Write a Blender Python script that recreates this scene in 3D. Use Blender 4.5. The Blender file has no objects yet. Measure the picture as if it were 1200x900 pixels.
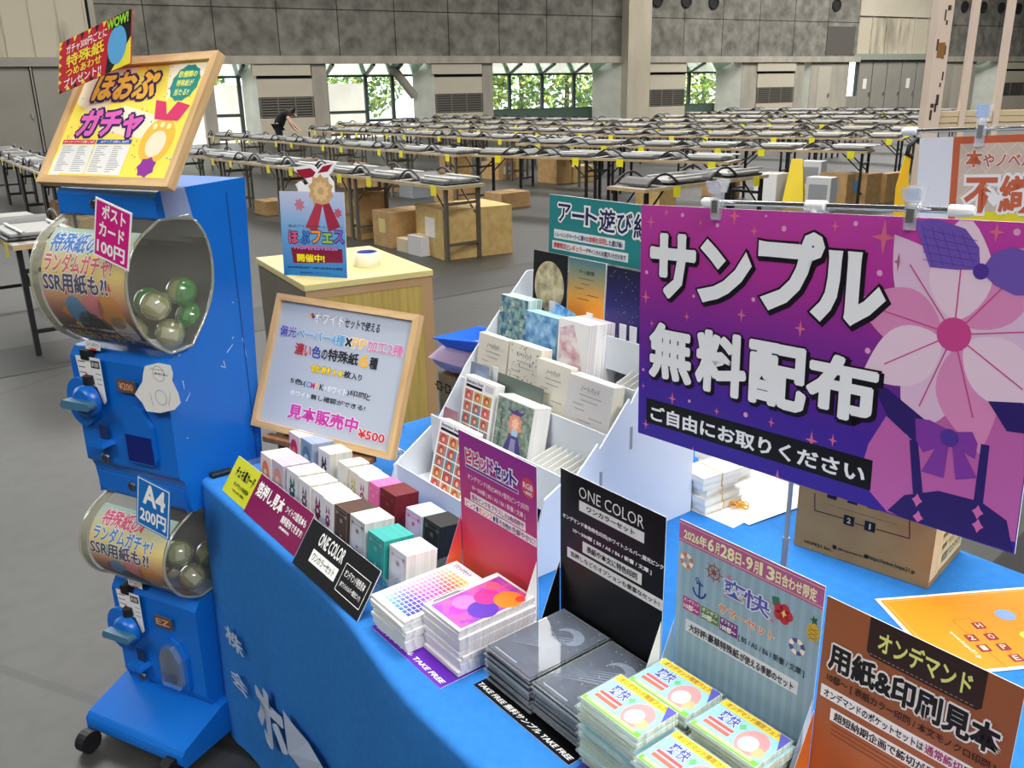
import bpy, bmesh, math, random
from mathutils import Matrix, Vector

# ------------------------------------------------------------------ camera, world, lights, exposure
SC = bpy.context.scene
COL = SC.collection
FPX, PITCH, ROLL, CAMH = 1034.0, math.radians(18.5), math.radians(-1.02), 1.54
FWD = Vector((0, math.cos(PITCH), -math.sin(PITCH)))
_r0 = Vector((1, 0, 0)); _u0 = _r0.cross(FWD)
RGT = math.cos(ROLL) * _r0 + math.sin(ROLL) * _u0
UPV = -math.sin(ROLL) * _r0 + math.cos(ROLL) * _u0
EYE = Vector((0, 0, CAMH))
cam = bpy.data.cameras.new('camera'); cam_o = bpy.data.objects.new('camera', cam); COL.objects.link(cam_o)
cam.sensor_width = 36.0; cam.lens = 36.0 * FPX / 1200.0; cam.clip_end = 300; cam.clip_start = 0.02
cam_o.matrix_world = Matrix(((RGT.x, UPV.x, -FWD.x, EYE.x), (RGT.y, UPV.y, -FWD.y, EYE.y), (RGT.z, UPV.z, -FWD.z, EYE.z), (0, 0, 0, 1)))
SC.camera = cam_o

SC.view_settings.view_transform = 'Standard'; SC.view_settings.look = 'None'
SC.view_settings.gamma = 1.0; SC.view_settings.use_curve_mapping = False
SC.view_settings.exposure = 0.0

wd = bpy.data.worlds.new('world'); SC.world = wd; wd.use_nodes = True
wd.node_tree.nodes['Background'].inputs[0].default_value = (0.9, 0.97, 1.0, 1)
wd.node_tree.nodes['Background'].inputs[1].default_value = 3.2

def area(name, loc, sx, sy, watts, col=(1, 0.985, 0.965), aim=None):
    l = bpy.data.lights.new(name, 'AREA'); l.shape = 'RECTANGLE'; l.size = sx; l.size_y = sy
    l.energy = watts; l.color = col
    o = bpy.data.objects.new(name, l); COL.objects.link(o); o.location = loc
    if aim is not None:
        o.rotation_euler = (Vector(aim) - Vector(loc)).to_track_quat('-Z', 'Y').to_euler()
    return o
# unseen hall lights overhead; those behind the camera and far right are added fill
K = 0.62
area('hall_or_fill_light', (0.9, 2.6, 7.5), 3.0, 3.0, 860 * K)
area('hall_or_fill_light', (-5.0, -3.0, 6.5), 5.0, 3.0, 760 * K)  # added fill from the camera side for the upright faces
area('hall_or_fill_light', (3.8, -4.0, 6.0), 5.0, 3.0, 1500 * K)  # added fill, set to brighten the faces turned right
area('hall_or_fill_light', (-5, 10, 8.5), 8, 3, 1500 * K)
area('hall_or_fill_light', (4, 13, 8.5), 8, 3, 1500 * K)
area('hall_or_fill_light', (-8, 21, 8.5), 10, 4, 1900 * K)
area('hall_or_fill_light', (4, 24, 8.5), 10, 4, 1900 * K)
area('hall_or_fill_light', (12, 34, 8.5), 10, 4, 1900 * K)
area('hall_or_fill_light', (21, 37, 8.5), 10, 4, 3000 * K)  # added to brighten the doors at the far right
sun = bpy.data.lights.new('sun', 'SUN'); sun.energy = 14.0; sun.angle = 0.03
sun_o = bpy.data.objects.new('sun', sun); COL.objects.link(sun_o)
sun_o.rotation_euler = Vector((-0.55, 0.45, -0.75)).to_track_quat('-Z', 'Y').to_euler()

# ------------------------------------------------------------------ places: pixel rays and the booth's own axes (u along the table, v into it)
def ray(x, y):
    return ((x - 600) / FPX * RGT - (y - 450) / FPX * UPV + FWD).normalized()
def on_plane(x, y, p0, n):
    d = ray(x, y); return EYE + d * ((p0 - EYE).dot(n) / d.dot(n))
def at_z(x, y, z): return on_plane(x, y, Vector((0, 0, z)), Vector((0, 0, 1)))
AZ = math.radians(142.2)
UU = Vector((math.sin(AZ), math.cos(AZ), 0)); VV = Vector((-math.cos(AZ), math.sin(AZ), 0)); ZZ = Vector((0, 0, 1))
T = 0.70
_c = at_z(232, 560, T); C0 = Vector((_c.x, _c.y, 0))
def W(u, v, z=0): return C0 + UU * u + VV * v + ZZ * z
def uv(p): q = p - C0; return q.dot(UU), q.dot(VV), p.z
def pv(x, y, v): a = uv(on_plane(x, y, W(0, v), VV)); return a[0], a[2]      # (u, z) on the plane v = const
def pu(x, y, u): a = uv(on_plane(x, y, W(u, 0), UU)); return a[1], a[2]      # (v, z) on the plane u = const
def pz(x, y, z): a = uv(at_z(x, y, z)); return a[0], a[1]                     # (u, v) on the plane z = const
def frame(o, ex, ey, ez):
    return Matrix(((ex.x, ey.x, ez.x, o.x), (ex.y, ey.y, ez.y, o.y), (ex.z, ey.z, ez.z, o.z), (0, 0, 0, 1)))
BX = frame(C0, UU, VV, ZZ)
ID = Matrix.Identity(4)

# ------------------------------------------------------------------ materials
def lin(c): return tuple(((x / 255) / 12.92 if x / 255 <= 0.04045 else ((x / 255 + 0.055) / 1.055) ** 2.4) for x in c)
_m = {}
def mat(name, rgb, rough=0.55, metal=0.0, spec=0.5, trans=None):
    if name in _m: return _m[name]
    m = bpy.data.materials.new(name); m.use_nodes = True
    b = m.node_tree.nodes['Principled BSDF']
    b.inputs['Base Color'].default_value = (*lin(rgb), 1); b.inputs['Roughness'].default_value = rough
    b.inputs['Metallic'].default_value = metal; b.inputs['Specular IOR Level'].default_value = spec
    _m[name] = m; return m
def ink(r, g, b): return mat('ink_%d_%d_%d' % (r, g, b), (r, g, b), 0.5, 0, 0.3)
def N(m, t, **k):
    n = m.node_tree.nodes.new(t)
    for a, v in k.items(): setattr(n, a, v)
    return n
def ramp(m, stops, fac):
    r = N(m, 'ShaderNodeValToRGB'); e = r.color_ramp.elements
    while len(e) < len(stops): e.new(0.5)
    for i, (p, c) in enumerate(stops): e[i].position = p; e[i].color = (*lin(c), 1)
    m.node_tree.links.new(fac, r.inputs[0]); return r
def noisy(name, c1, c2, scale=8, rough=0.7, detail=6, stretch=(1, 1, 1), bump=0.0, coords='Object', lo=0.35, hi=0.65, spec=0.4, metal=0):
    if name in _m: return _m[name]
    m = mat(name, c1, rough, metal, spec); L = m.node_tree.links; b = m.node_tree.nodes['Principled BSDF']
    tc = N(m, 'ShaderNodeTexCoord'); mp = N(m, 'ShaderNodeMapping'); mp.inputs['Scale'].default_value = stretch
    no = N(m, 'ShaderNodeTexNoise'); no.inputs['Scale'].default_value = scale; no.inputs['Detail'].default_value = detail
    L.new(tc.outputs[coords], mp.inputs[0]); L.new(mp.outputs[0], no.inputs[0])
    r = ramp(m, [(lo, c1), (hi, c2)], no.outputs[0]); L.new(r.outputs[0], b.inputs['Base Color'])
    if bump:
        bp = N(m, 'ShaderNodeBump'); bp.inputs['Strength'].default_value = bump; bp.inputs['Distance'].default_value = 0.01
        L.new(no.outputs[0], bp.inputs['Height']); L.new(bp.outputs[0], b.inputs['Normal'])
    return m
def grad(name, stops, axis='Z', rough=0.45, mix=None):
    """a printed colour gradient over the sheet's own extent"""
    if name in _m: return _m[name]
    m = mat(name, stops[0][1], rough, 0, 0.4); L = m.node_tree.links
    tc = N(m, 'ShaderNodeTexCoord'); sp = N(m, 'ShaderNodeSeparateXYZ'); L.new(tc.outputs['Generated'], sp.inputs[0])
    src = sp.outputs[axis[0]]
    if len(axis) == 2:
        a = N(m, 'ShaderNodeMath', operation='ADD'); L.new(sp.outputs[axis[0]], a.inputs[0]); L.new(sp.outputs[axis[1]], a.inputs[1])
        h = N(m, 'ShaderNodeMath', operation='MULTIPLY'); h.inputs[1].default_value = 0.5; L.new(a.outputs[0], h.inputs[0]); src = h.outputs[0]
    r = ramp(m, stops, src); L.new(r.outputs[0], m.node_tree.nodes['Principled BSDF'].inputs['Base Color']); return m
def clear(name, rgb=(235, 245, 245), tint=0.12, gloss=0.10, rough=0.05):
    """thin clear plastic: see-through, a little body colour, a glossy skin"""
    if name in _m: return _m[name]
    m = bpy.data.materials.new(name); m.use_nodes = True; nt = m.node_tree; nt.nodes.clear(); L = nt.links
    out = N(m, 'ShaderNodeOutputMaterial'); tr = N(m, 'ShaderNodeBsdfTransparent'); di = N(m, 'ShaderNodeBsdfPrincipled'); gl = N(m, 'ShaderNodeBsdfGlossy')
    di.inputs['Base Color'].default_value = (*lin(rgb), 1); di.inputs['Roughness'].default_value = 0.3
    gl.inputs['Roughness'].default_value = rough
    lw = N(m, 'ShaderNodeLayerWeight'); lw.inputs[0].default_value = 0.2
    m1 = N(m, 'ShaderNodeMixShader'); m1.inputs[0].default_value = tint; L.new(tr.outputs[0], m1.inputs[1]); L.new(di.outputs[0], m1.inputs[2])
    ad = N(m, 'ShaderNodeMath', operation='MULTIPLY_ADD'); L.new(lw.outputs['Fresnel'], ad.inputs[0]); ad.inputs[1].default_value = 0.5; ad.inputs[2].default_value = gloss * 0.3
    m2 = N(m, 'ShaderNodeMixShader'); L.new(ad.outputs[0], m2.inputs[0]); L.new(m1.outputs[0], m2.inputs[1]); L.new(gl.outputs[0], m2.inputs[2])
    L.new(m2.outputs[0], out.inputs[0]); _m[name] = m; return m
def chaikin(p, n=2):
    for _ in range(n):
        q = [p[0]]
        for a, b in zip(p, p[1:]): q += [(a[0] * .75 + b[0] * .25, a[1] * .75 + b[1] * .25), (a[0] * .25 + b[0] * .75, a[1] * .25 + b[1] * .75)]
        p = q + [p[-1]]
    return p
def planks(name, c1, c2, axis=(1, 1, 1), scale=6, rough=0.5, coords='Object'):
    return noisy(name, c1, c2, scale, rough, 5, axis, 0.0, coords, 0.3, 0.7)
def cardbrd(name='cardboard', c1=(176, 140, 92), c2=(192, 156, 106)): return noisy(name, c1, c2, 14, 0.8, 5, (1, 1, 1))

WHITE = ink(236, 236, 234); BLACK = ink(16, 16, 18); NAVY = ink(24, 28, 78)
BLUEP = noisy('blue_painted_plastic', (12, 98, 190), (16, 106, 198), 3, 0.32, 2, spec=0.5)
CHROME = mat('chrome', (200, 202, 205), 0.18, 1.0)
STEEL = mat('brushed_steel', (168, 168, 166), 0.35, 0.9)
DARK = mat('black_plastic', (22, 22, 24), 0.45)
CLEAR = clear('clear_acrylic', (235, 240, 242), 0.06, 0.2)
CLEARB = clear('clear_dome_plastic', (205, 205, 185), 0.09, 0.08, 0.32)
TAPE = clear('clear_tape', (225, 230, 240), 0.35, 0.2, 0.2)
OAK = noisy('light_oak', (196, 158, 108), (216, 182, 134), 5, 0.5, 5, (14, 14, 1.5))
OAKH = noisy('light_oak_rail', (196, 158, 108), (216, 182, 134), 5, 0.5, 5, (1.5, 14, 14))

# ------------------------------------------------------------------ mesh building
_txt = {}
def glyphs(body, weight, shear=0.0, vert=False):
    k = (body, weight, shear, vert)
    if k in _txt: return _txt[k]
    c = bpy.data.curves.new('lettering', 'FONT'); c.body = body; c.offset = weight; c.shear = shear
    c.resolution_u = 2; c.fill_mode = 'FRONT'; c.space_line = 1.0
    o = bpy.data.objects.new('lettering', c); 
    me = bpy.data.meshes.new_from_object(o)
    vs = [(v.co.x, v.co.y) for v in me.vertices]; fs = [tuple(p.vertices) for p in me.polygons]
    bpy.data.objects.remove(o); bpy.data.curves.remove(c); bpy.data.meshes.remove(me)
    _txt[k] = (vs, fs); return _txt[k]

_snd = {}
def _area(ch, w):
    vs, fs = glyphs(ch, w); t = 0.0
    for f in fs:
        t += abs(sum(vs[f[i]][0] * vs[f[(i + 1) % len(f)]][1] - vs[f[(i + 1) % len(f)]][0] * vs[f[i]][1] for i in range(len(f)))) / 2
    return t
def sound(ch, w):
    """whether a thickened glyph still fills cleanly"""
    if ch.isspace(): return True
    k = (ch, round(w, 4))
    if k not in _snd:
        a = [_area(ch, w * q) for q in (0, .25, .5, .75, 1)]; d = a[1] - a[0]
        _snd[k] = d > 0 and all(a[i + 1] - a[i] > d * .55 for i in range(4)) and all(a[i + 1] - a[i] < d * 1.6 for i in range(4))
    return _snd[k]
class MB:
    def __init__(s): s.v = []; s.f = []; s.m = []; s.mats = []; s.smooth = []
    def mi(s, m):
        if m not in s.mats: s.mats.append(m)
        return s.mats.index(m)
    def add(s, vs, fs, m, X=None, smooth=False):
        b = len(s.v); i = s.mi(m)
        for p in vs:
            p = Vector(p)
            s.v.append(X @ p if X is not None else p)
        for f in fs: s.f.append(tuple(b + k for k in f)); s.m.append(i); s.smooth.append(smooth)
        return s
    def box(s, x0, x1, y0, y1, z0, z1, m, X=None):
        vs = [(x, y, z) for z in (z0, z1) for y in (y0, y1) for x in (x0, x1)]
        s.add(vs, [(0, 2, 3, 1), (4, 5, 7, 6), (0, 1, 5, 4), (2, 6, 7, 3), (0, 4, 6, 2), (1, 3, 7, 5)], m, X); return s
    def prism(s, poly, axis, a0, a1, m, X=None, caps=True, smooth=False):
        """poly in the two other axes (in x,y,z order), extruded along axis"""
        def P(p, a): return {'x': (a, p[0], p[1]), 'y': (p[0], a, p[1]), 'z': (p[0], p[1], a)}[axis]
        n = len(poly); vs = [P(p, a0) for p in poly] + [P(p, a1) for p in poly]
        s.add(vs, [(i, (i + 1) % n, n + (i + 1) % n, n + i) for i in range(n)], m, X, smooth)
        if caps: s.add(vs, [tuple(range(n - 1, -1, -1)), tuple(range(n, 2 * n))], m, X)
        return s
    def tube(s, path, r, m, n=8, X=None, closed=False):
        path = [Vector(p) for p in path]; vs = []; k = len(path); up = None
        for i, p in enumerate(path):
            a = path[(i - 1) % k] if (closed or i > 0) else p; b = path[(i + 1) % k] if (closed or i < k - 1) else p
            d = (b - a).normalized()
            if up is None: up = Vector((0, 0, 1)) if abs(d.z) < 0.9 else Vector((1, 0, 0))
            e = d.cross(up).normalized(); up = e.cross(d).normalized()
            for j in range(n): t = 2 * math.pi * j / n; vs.append(p + (e * math.cos(t) + up * math.sin(t)) * (r[i] if isinstance(r, (list, tuple)) else r))
        fs = []
        for i in range(k if closed else k - 1):
            for j in range(n): fs.append((i * n + j, i * n + (j + 1) % n, ((i + 1) % k) * n + (j + 1) % n, ((i + 1) % k) * n + j))
        s.add(vs, fs, m, X, True)
        if not closed: s.add(vs, [tuple(range(n - 1, -1, -1)), tuple((k - 1) * n + j for j in range(n))], m, X)
        return s
    def lathe(s, prof, m, n=24, X=None, smooth=True):
        vs = [(r * math.cos(2 * math.pi * j / n), r * math.sin(2 * math.pi * j / n), z) for r, z in prof for j in range(n)]
        s.add(vs, [(i * n + j, i * n + (j + 1) % n, (i + 1) * n + (j + 1) % n, (i + 1) * n + j) for i in range(len(prof) - 1) for j in range(n)], m, X, smooth)
        s.add(vs, [tuple(range(n - 1, -1, -1)), tuple((len(prof) - 1) * n + j for j in range(n))], m, X); return s
    def build(s, name, parent=None, X=ID, bev=0, PW=None, smooth_all=False, segs=2):
        lo = [min(v[i] for v in s.v) for i in range(3)]; hi = [max(v[i] for v in s.v) for i in range(3)]
        c = Vector(((lo[0] + hi[0]) / 2, (lo[1] + hi[1]) / 2, lo[2]))
        me = bpy.data.meshes.new(name); me.from_pydata([v - c for v in s.v], [], s.f)
        for m in s.mats: me.materials.append(m)
        me.polygons.foreach_set('material_index', s.m)
        me.polygons.foreach_set('use_smooth', [True] * len(s.f) if smooth_all else s.smooth)
        me.update()
        o = bpy.data.objects.new(name, me); COL.objects.link(o)
        M = X @ Matrix.Translation(c)
        if parent is not None:
            o.parent = parent; o.matrix_basis = WM[parent.name].inverted() @ M
        else: o.matrix_basis = M
        WM[o.name] = M
        if bev:
            b = o.modifiers.new('bevel', 'BEVEL'); b.width = bev; b.segments = segs; b.limit_method = 'ANGLE'; b.angle_limit = math.radians(40)
        return o
WM = {}
def tag(o, label=None, cat=None, group=None, kind=None):
    if label: o['label'] = label
    if cat: o['category'] = cat
    if group: o['group'] = group
    if kind: o['kind'] = kind
    return o
def thing(name, label, cat, M, group=None):
    o = bpy.data.objects.new(name, None); COL.objects.link(o); o.matrix_basis = M; o.empty_display_size = 0.05
    WM[o.name] = M; return tag(o, label, cat, group)
def struct(o): o['kind'] = 'structure'; return o
def dup(root, M, label=None, group=None):
    def cp(o, parent):
        c = o.copy(); COL.objects.link(c)
        if parent is not None: c.parent = parent
        for ch in kids.get(o.name, []): cp(ch, c)
        return c
    kids = {}
    for o in _tree(root): kids.setdefault(o.parent.name, []).append(o)
    r = cp(root, None); r.matrix_basis = M; WM[r.name] = M
    if label: r['label'] = label
    if group: r['group'] = group
    return r
def _tree(root):
    out = []
    for c in root.children: out.append(c); out += _tree(c)
    return out

EPS = 0.0004
class Panel(MB):
    """a printed sheet: local x right, z up, facing -y; graphics lie on it in thin layers"""
    def __init__(s, X): super().__init__(); s.X = X; s.Xi = X.inverted(); s.p0 = X.translation.copy(); s.n = (X.to_3x3() @ Vector((0, 1, 0))).normalized(); s.lay = 1; s.clip = None
    def loc(s, p):
        q = s.Xi @ on_plane(p[0], p[1], s.p0, s.n); return q.x, q.z
    def poly(s, pts, m, lay=None, px=True):
        if px: pts = [s.loc(p) for p in pts]
        a = sum(pts[i][0] * pts[(i + 1) % len(pts)][1] - pts[(i + 1) % len(pts)][0] * pts[i][1] for i in range(len(pts)))
        if a < 0: pts = pts[::-1]
        if s.clip: pts = [(min(max(x, s.clip[0]), s.clip[1]), min(max(z, s.clip[2]), s.clip[3])) for x, z in pts]
        y = -EPS * (s.lay if lay is None else lay)
        s.add([(x, y, z) for x, z in pts], [tuple(range(len(pts)))], m)
        return s
    def rect(s, tl, br, m, lay=None, px=True):
        if px: tl, br = s.loc(tl), s.loc(br)
        return s.poly([(tl[0], br[1]), (br[0], br[1]), (br[0], tl[1]), (tl[0], tl[1])], m, lay, False)
    def quadrect(s, a, b, th, m, lay=None):
        """bar between two pixel points given on its top edge, th metres tall"""
        p, q = s.loc(a), s.loc(b)
        return s.poly([(p[0], p[1] - th), (q[0], q[1] - th), q, p], m, lay, False)
    def text(s, body, tl, br, m, w=0.015, lay=None, px=True, out=None, shear=0, m2=None):
        """lettering stretched into the box from tl to br"""
        if px: tl, br = s.loc(tl), s.loc(br)
        x0, x1 = min(tl[0], br[0]), max(tl[0], br[0]); z0, z1 = min(tl[1], br[1]), max(tl[1], br[1])
        if w == 0: w = 0.02
        B0_ = 0.0 if set(body) & set('使偏確種') else 0.012
        vs, fs = glyphs(body, min(w, B0_), shear)
        if not vs: return s
        q = max(0, w - B0_); ax = min(v[0] for v in vs) - q; bx = max(v[0] for v in vs) + q; ay = min(v[1] for v in vs) - q; by = max(v[1] for v in vs) + q
        if by - ay < 1e-6 or bx - ax < 1e-6: return s
        kx, ky = (x1 - x0) / (bx - ax), (z1 - z0) / (by - ay)
        L = s.lay if lay is None else lay
        def lay_glyphs(wt, mm, y):
            """bold by laying slightly shifted copies of one glyph in one plane"""
            if wt > B0_ and all(sound(ch, wt) for ch in body):
                ov, of = glyphs(body, wt, shear)
                s.add([(x0 + (a - ax) * kx, y, z0 + (b - ay) * ky) for a, b in ov], of, mm); return
            base = min(wt, B0_); ov, of = glyphs(body, base, shear); e = wt - base; sh = [(0, 0)]
            if e > 0.004: sh += [(e * math.cos(2 * math.pi * (k + .5) / 8), e * math.sin(2 * math.pi * (k + .5) / 8)) for k in range(8 if e > 0.02 else 4)] if e > 0.02 else [(e, 0), (-e, 0), (0, e), (0, -e)]
            for k, (dx, dy) in enumerate(sh): s.add([(x0 + (a + dx - ax) * kx, y - k * 3.5e-5, z0 + (b + dy - ay) * ky) for a, b in ov], of, mm)
        for i, (ow, om) in enumerate(out or []): lay_glyphs(w + ow, om, -EPS * (L + i * 0.8))
        L += len(out or []) * 0.8
        lay_glyphs(w, m, -EPS * (L + 0.2)); return s
    def disc(s, c, r, m, lay=None, px=True, n=20, ry=None):
        if px: c = s.loc(c)
        return s.poly([(c[0] + r * math.cos(2 * math.pi * i / n), c[1] + (ry or r) * math.sin(2 * math.pi * i / n)) for i in range(n)], m, lay, False)
    def ring(s, c, r0, r1, ms, n=16, lay=None):
        c = s.loc(c)
        for i in range(n):
            a, b = 2 * math.pi * i / n, 2 * math.pi * (i + 1) / n
            s.poly([(c[0] + r * math.cos(t), c[1] + r * math.sin(t)) for r, t in ((r0, a), (r1, a), (r1, b), (r0, b))], ms[(i * len(ms) // n)] if len(ms) > 1 else ms[0], lay, False)
        return s
    def star(s, c, r, m, lay=None, px=True, k=0.22):
        if px: c = s.loc(c)
        return s.poly([(c[0] + (r if i % 2 == 0 else r * k) * (0.75 if i % 4 == 0 else 1) * math.cos(i * math.pi / 4), c[1] + (r if i % 2 == 0 else r * k) * math.sin(i * math.pi / 4)) for i in range(8)], m, lay, False)
    def line(s, a, b, w, m, lay=None, px=True):
        if px: a, b = s.loc(a), s.loc(b)
        d = Vector((b[0] - a[0], b[1] - a[1])); d.normalize(); e = (-d[1] * w / 2, d[0] * w / 2)
        return s.poly([(a[0] - e[0], a[1] - e[1]), (b[0] - e[0], b[1] - e[1]), (b[0] + e[0], b[1] + e[1]), (a[0] + e[0], a[1] + e[1])], m, lay, False)
    def spiky(s, c, r, m, n=14, k=0.72, lay=None, sy=1.25):
        return s.poly([(c[0] + (r if i % 2 else r * k) * math.cos(2 * math.pi * i / (2 * n)), c[1] + sy * (r if i % 2 else r * k) * math.sin(2 * math.pi * i / (2 * n))) for i in range(2 * n)], m, lay, False)
    def slab(s, x0, x1, z0, z1, th, m, edge=None):
        s.box(x0, x1, 0, th, z0, z1, edge or m)
        return s.rect((x0, z1), (x1, z0), m, 0.4, False)
    def build(s, name, parent=None, bev=0): return MB.build(s, name, parent, s.X, bev)
def up_frame(u, v, z, lean=0.0, yaw=0.0):
    """sheet frame standing at (u,v,z), leaning back by lean, turned by yaw about the vertical"""
    ex = UU * math.cos(yaw) + VV * math.sin(yaw); ey = -UU * math.sin(yaw) + VV * math.cos(yaw)
    ez = ZZ * math.cos(lean) + ey * math.sin(lean); n = ey * math.cos(lean) - ZZ * math.sin(lean)
    return frame(W(u, v, z), ex, n, ez)
def flat_frame(u, v, z, yaw=0.0):
    ex = UU * math.cos(yaw) + VV * math.sin(yaw); ez = -UU * math.sin(yaw) + VV * math.cos(yaw)
    return frame(W(u, v, z), ex, -ZZ, ez)
def rot_frame(u, v, z=0.0, yaw=0.0):
    return frame(W(u, v, z), UU * math.cos(yaw) + VV * math.sin(yaw), -UU * math.sin(yaw) + VV * math.cos(yaw), ZZ)

# ------------------------------------------------------------------ the hall: floor, walls, windows, doors
B0 = at_z(285, 168, 0); WA = math.radians(62)
WDIR = Vector((math.sin(WA), math.cos(WA), 0)); WOUT = Vector((-math.cos(WA), math.sin(WA), 0))
WX = frame(B0, WDIR, WOUT, ZZ)
def ws(x, y=100):
    q = on_plane(x, y, B0, WOUT) - B0; return q.dot(WDIR), q.z
def S(x): return ws(x)[0]
sun_o.rotation_euler = (WDIR * 0.62 + WOUT * 0.12 - ZZ * 0.75).to_track_quat('-Z', 'Y').to_euler()

def concrete_panels(name, c1, c2, seam, bw, bh, scale=3.0):
    m = noisy(name, c1, c2, scale, 0.9, 12, (1, 1, 1), 0.25, 'Object', 0.3, 0.72, 0.2); L = m.node_tree.links
    tc = N(m, 'ShaderNodeTexCoord'); sp = N(m, 'ShaderNodeSeparateXYZ'); cb = N(m, 'ShaderNodeCombineXYZ')
    L.new(tc.outputs['Object'], sp.inputs[0]); L.new(sp.outputs[0], cb.inputs[0]); L.new(sp.outputs[2], cb.inputs[1])
    br = N(m, 'ShaderNodeTexBrick'); br.offset = 0.0
    for k, v in (('Scale', 1.0), ('Brick Width', bw), ('Row Height', bh), ('Mortar Size', 0.02), ('Mortar Smooth', 0.4)): br.inputs[k].default_value = v
    br.inputs['Color1'].default_value = (1, 1, 1, 1); br.inputs['Color2'].default_value = (0.86, 0.86, 0.86, 1); br.inputs['Mortar'].default_value = (*lin(seam), 1)
    L.new(cb.outputs[0], br.inputs[0])
    b = m.node_tree.nodes['Principled BSDF']; old = b.inputs['Base Color'].links[0].from_socket
    mx = N(m, 'ShaderNodeMix', data_type='RGBA', blend_type='MULTIPLY'); mx.inputs[0].default_value = 1
    L.new(old, mx.inputs[6]); L.new(br.outputs[0], mx.inputs[7]); L.new(mx.outputs[2], b.inputs['Base Color']); return m
AGG = concrete_panels('aggregate_concrete', (96, 94, 87), (140, 137, 127), (120, 118, 112), 2.0, 1.45, 2.6)
CONC = noisy('smooth_concrete', (150, 145, 132), (168, 162, 148), 2.5, 0.85, 8, (1, 1, 0.3))
PALE = noisy('pale_painted_concrete', (190, 192, 180), (205, 206, 194), 2.0, 0.8, 4)
BEIGE = noisy('beige_steel_panel', (182, 174, 154), (190, 182, 163), 1.2, 0.6, 3)
GRIME = noisy('grimy_beige_shutter', (112, 105, 90), (186, 177, 156), 0.9, 0.6, 5, (1.2, 1, 0.35), 0, 'Object', 0.32, 0.5)
GREY = noisy('grey_door_paint', (138, 134, 124), (146, 142, 132), 1.0, 0.55, 3)
LOUV = mat('louvre_grey', (110, 106, 96), 0.6)
DKGAP = mat('shadow_gap_black', (30, 30, 30), 0.9)
FRAMEG = mat('window_frame_green_grey', (62, 74, 70), 0.5)
CANOPY = clear('green_canopy_glass', (130, 205, 165), 0.85, 0.1)
PANE = clear('window_glass', (225, 240, 235), 0.04, 0.15)

fl = noisy('polished_concrete_floor', (55, 55, 52), (64, 64, 60), 1.1, 0.42, 12, (1, 1, 1), 0.04, 'Object', 0.3, 0.7, 0.5)
def floor_joints(m):
    L = m.node_tree.links; b = m.node_tree.nodes['Principled BSDF']
    tc = N(m, 'ShaderNodeTexCoord'); br = N(m, 'ShaderNodeTexBrick'); br.offset = 0
    mp = N(m, 'ShaderNodeMapping'); mp.inputs['Rotation'].default_value = (0, 0, math.radians(52)); L.new(tc.outputs['Object'], mp.inputs[0])
    for k, v in (('Scale', 1.0), ('Brick Width', 4.5), ('Row Height', 4.5), ('Mortar Size', 0.015)): br.inputs[k].default_value = v
    br.inputs['Color1'].default_value = (1, 1, 1, 1); br.inputs['Color2'].default_value = (0.9, 0.9, 0.9, 1); br.inputs['Mortar'].default_value = (0.5, 0.5, 0.5, 1)
    L.new(mp.outputs[0], br.inputs[0])
    n2 = N(m, 'ShaderNodeTexNoise'); n2.inputs['Scale'].default_value = 14; n2.inputs['Detail'].default_value = 10; L.new(tc.outputs['Object'], n2.inputs[0])
    r2 = ramp(m, [(0.32, (228, 228, 228)), (0.55, (255, 255, 255))], n2.outputs[0])
    old = b.inputs['Base Color'].links[0].from_socket
    mx = N(m, 'ShaderNodeMix', data_type='RGBA', blend_type='MULTIPLY'); mx.inputs[0].default_value = 1
    m3 = N(m, 'ShaderNodeMix', data_type='RGBA', blend_type='MULTIPLY'); m3.inputs[0].default_value = 1
    L.new(old, mx.inputs[6]); L.new(br.outputs[0], mx.inputs[7]); L.new(mx.outputs[2], m3.inputs[6]); L.new(r2.outputs[0], m3.inputs[7]); L.new(m3.outputs[2], b.inputs['Base Color'])
floor_joints(fl)
struct(MB().box(-26, 62, -46, 0.35, -0.2, 0, fl).build('floor', X=WX))
struct(MB().box(-4.42, -3.74, -6, 8.0, 0.0005, 0.0025, noisy('dark_floor_strip', (48, 48, 46), (54, 54, 52), 2, 0.5)).build('trim_1', X=BX))
HC = 10.5
CEILM = mat('ceiling_grey', (150, 150, 146), 0.9); SIDEM = mat('side_wall_grey', (150, 147, 140), 0.9)
struct(MB().box(-26, 62, -46, 0.35, HC, HC + 0.2, CEILM).build('ceiling', X=WX))
struct(MB().box(-26.2, -26, -46, 0.35, 0, HC, SIDEM).build('wall_left', X=WX))
struct(MB().box(62, 62.2, -46, 0.35, 0, HC, SIDEM).build('wall_right', X=WX))
struct(MB().box(-26, 62, -46.2, -46, 0, HC, SIDEM).build('wall_front', X=WX))

ZB = 2.43                                   # underside of the concrete band
def wbox(name, x0, x1, z0, z1, m, y0=0.0, y1=0.3, bev=0):
    return struct(MB().box(S(x0), S(x1), y0, y1, z0, z1, m).build(name, X=WX, bev=bev))
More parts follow.
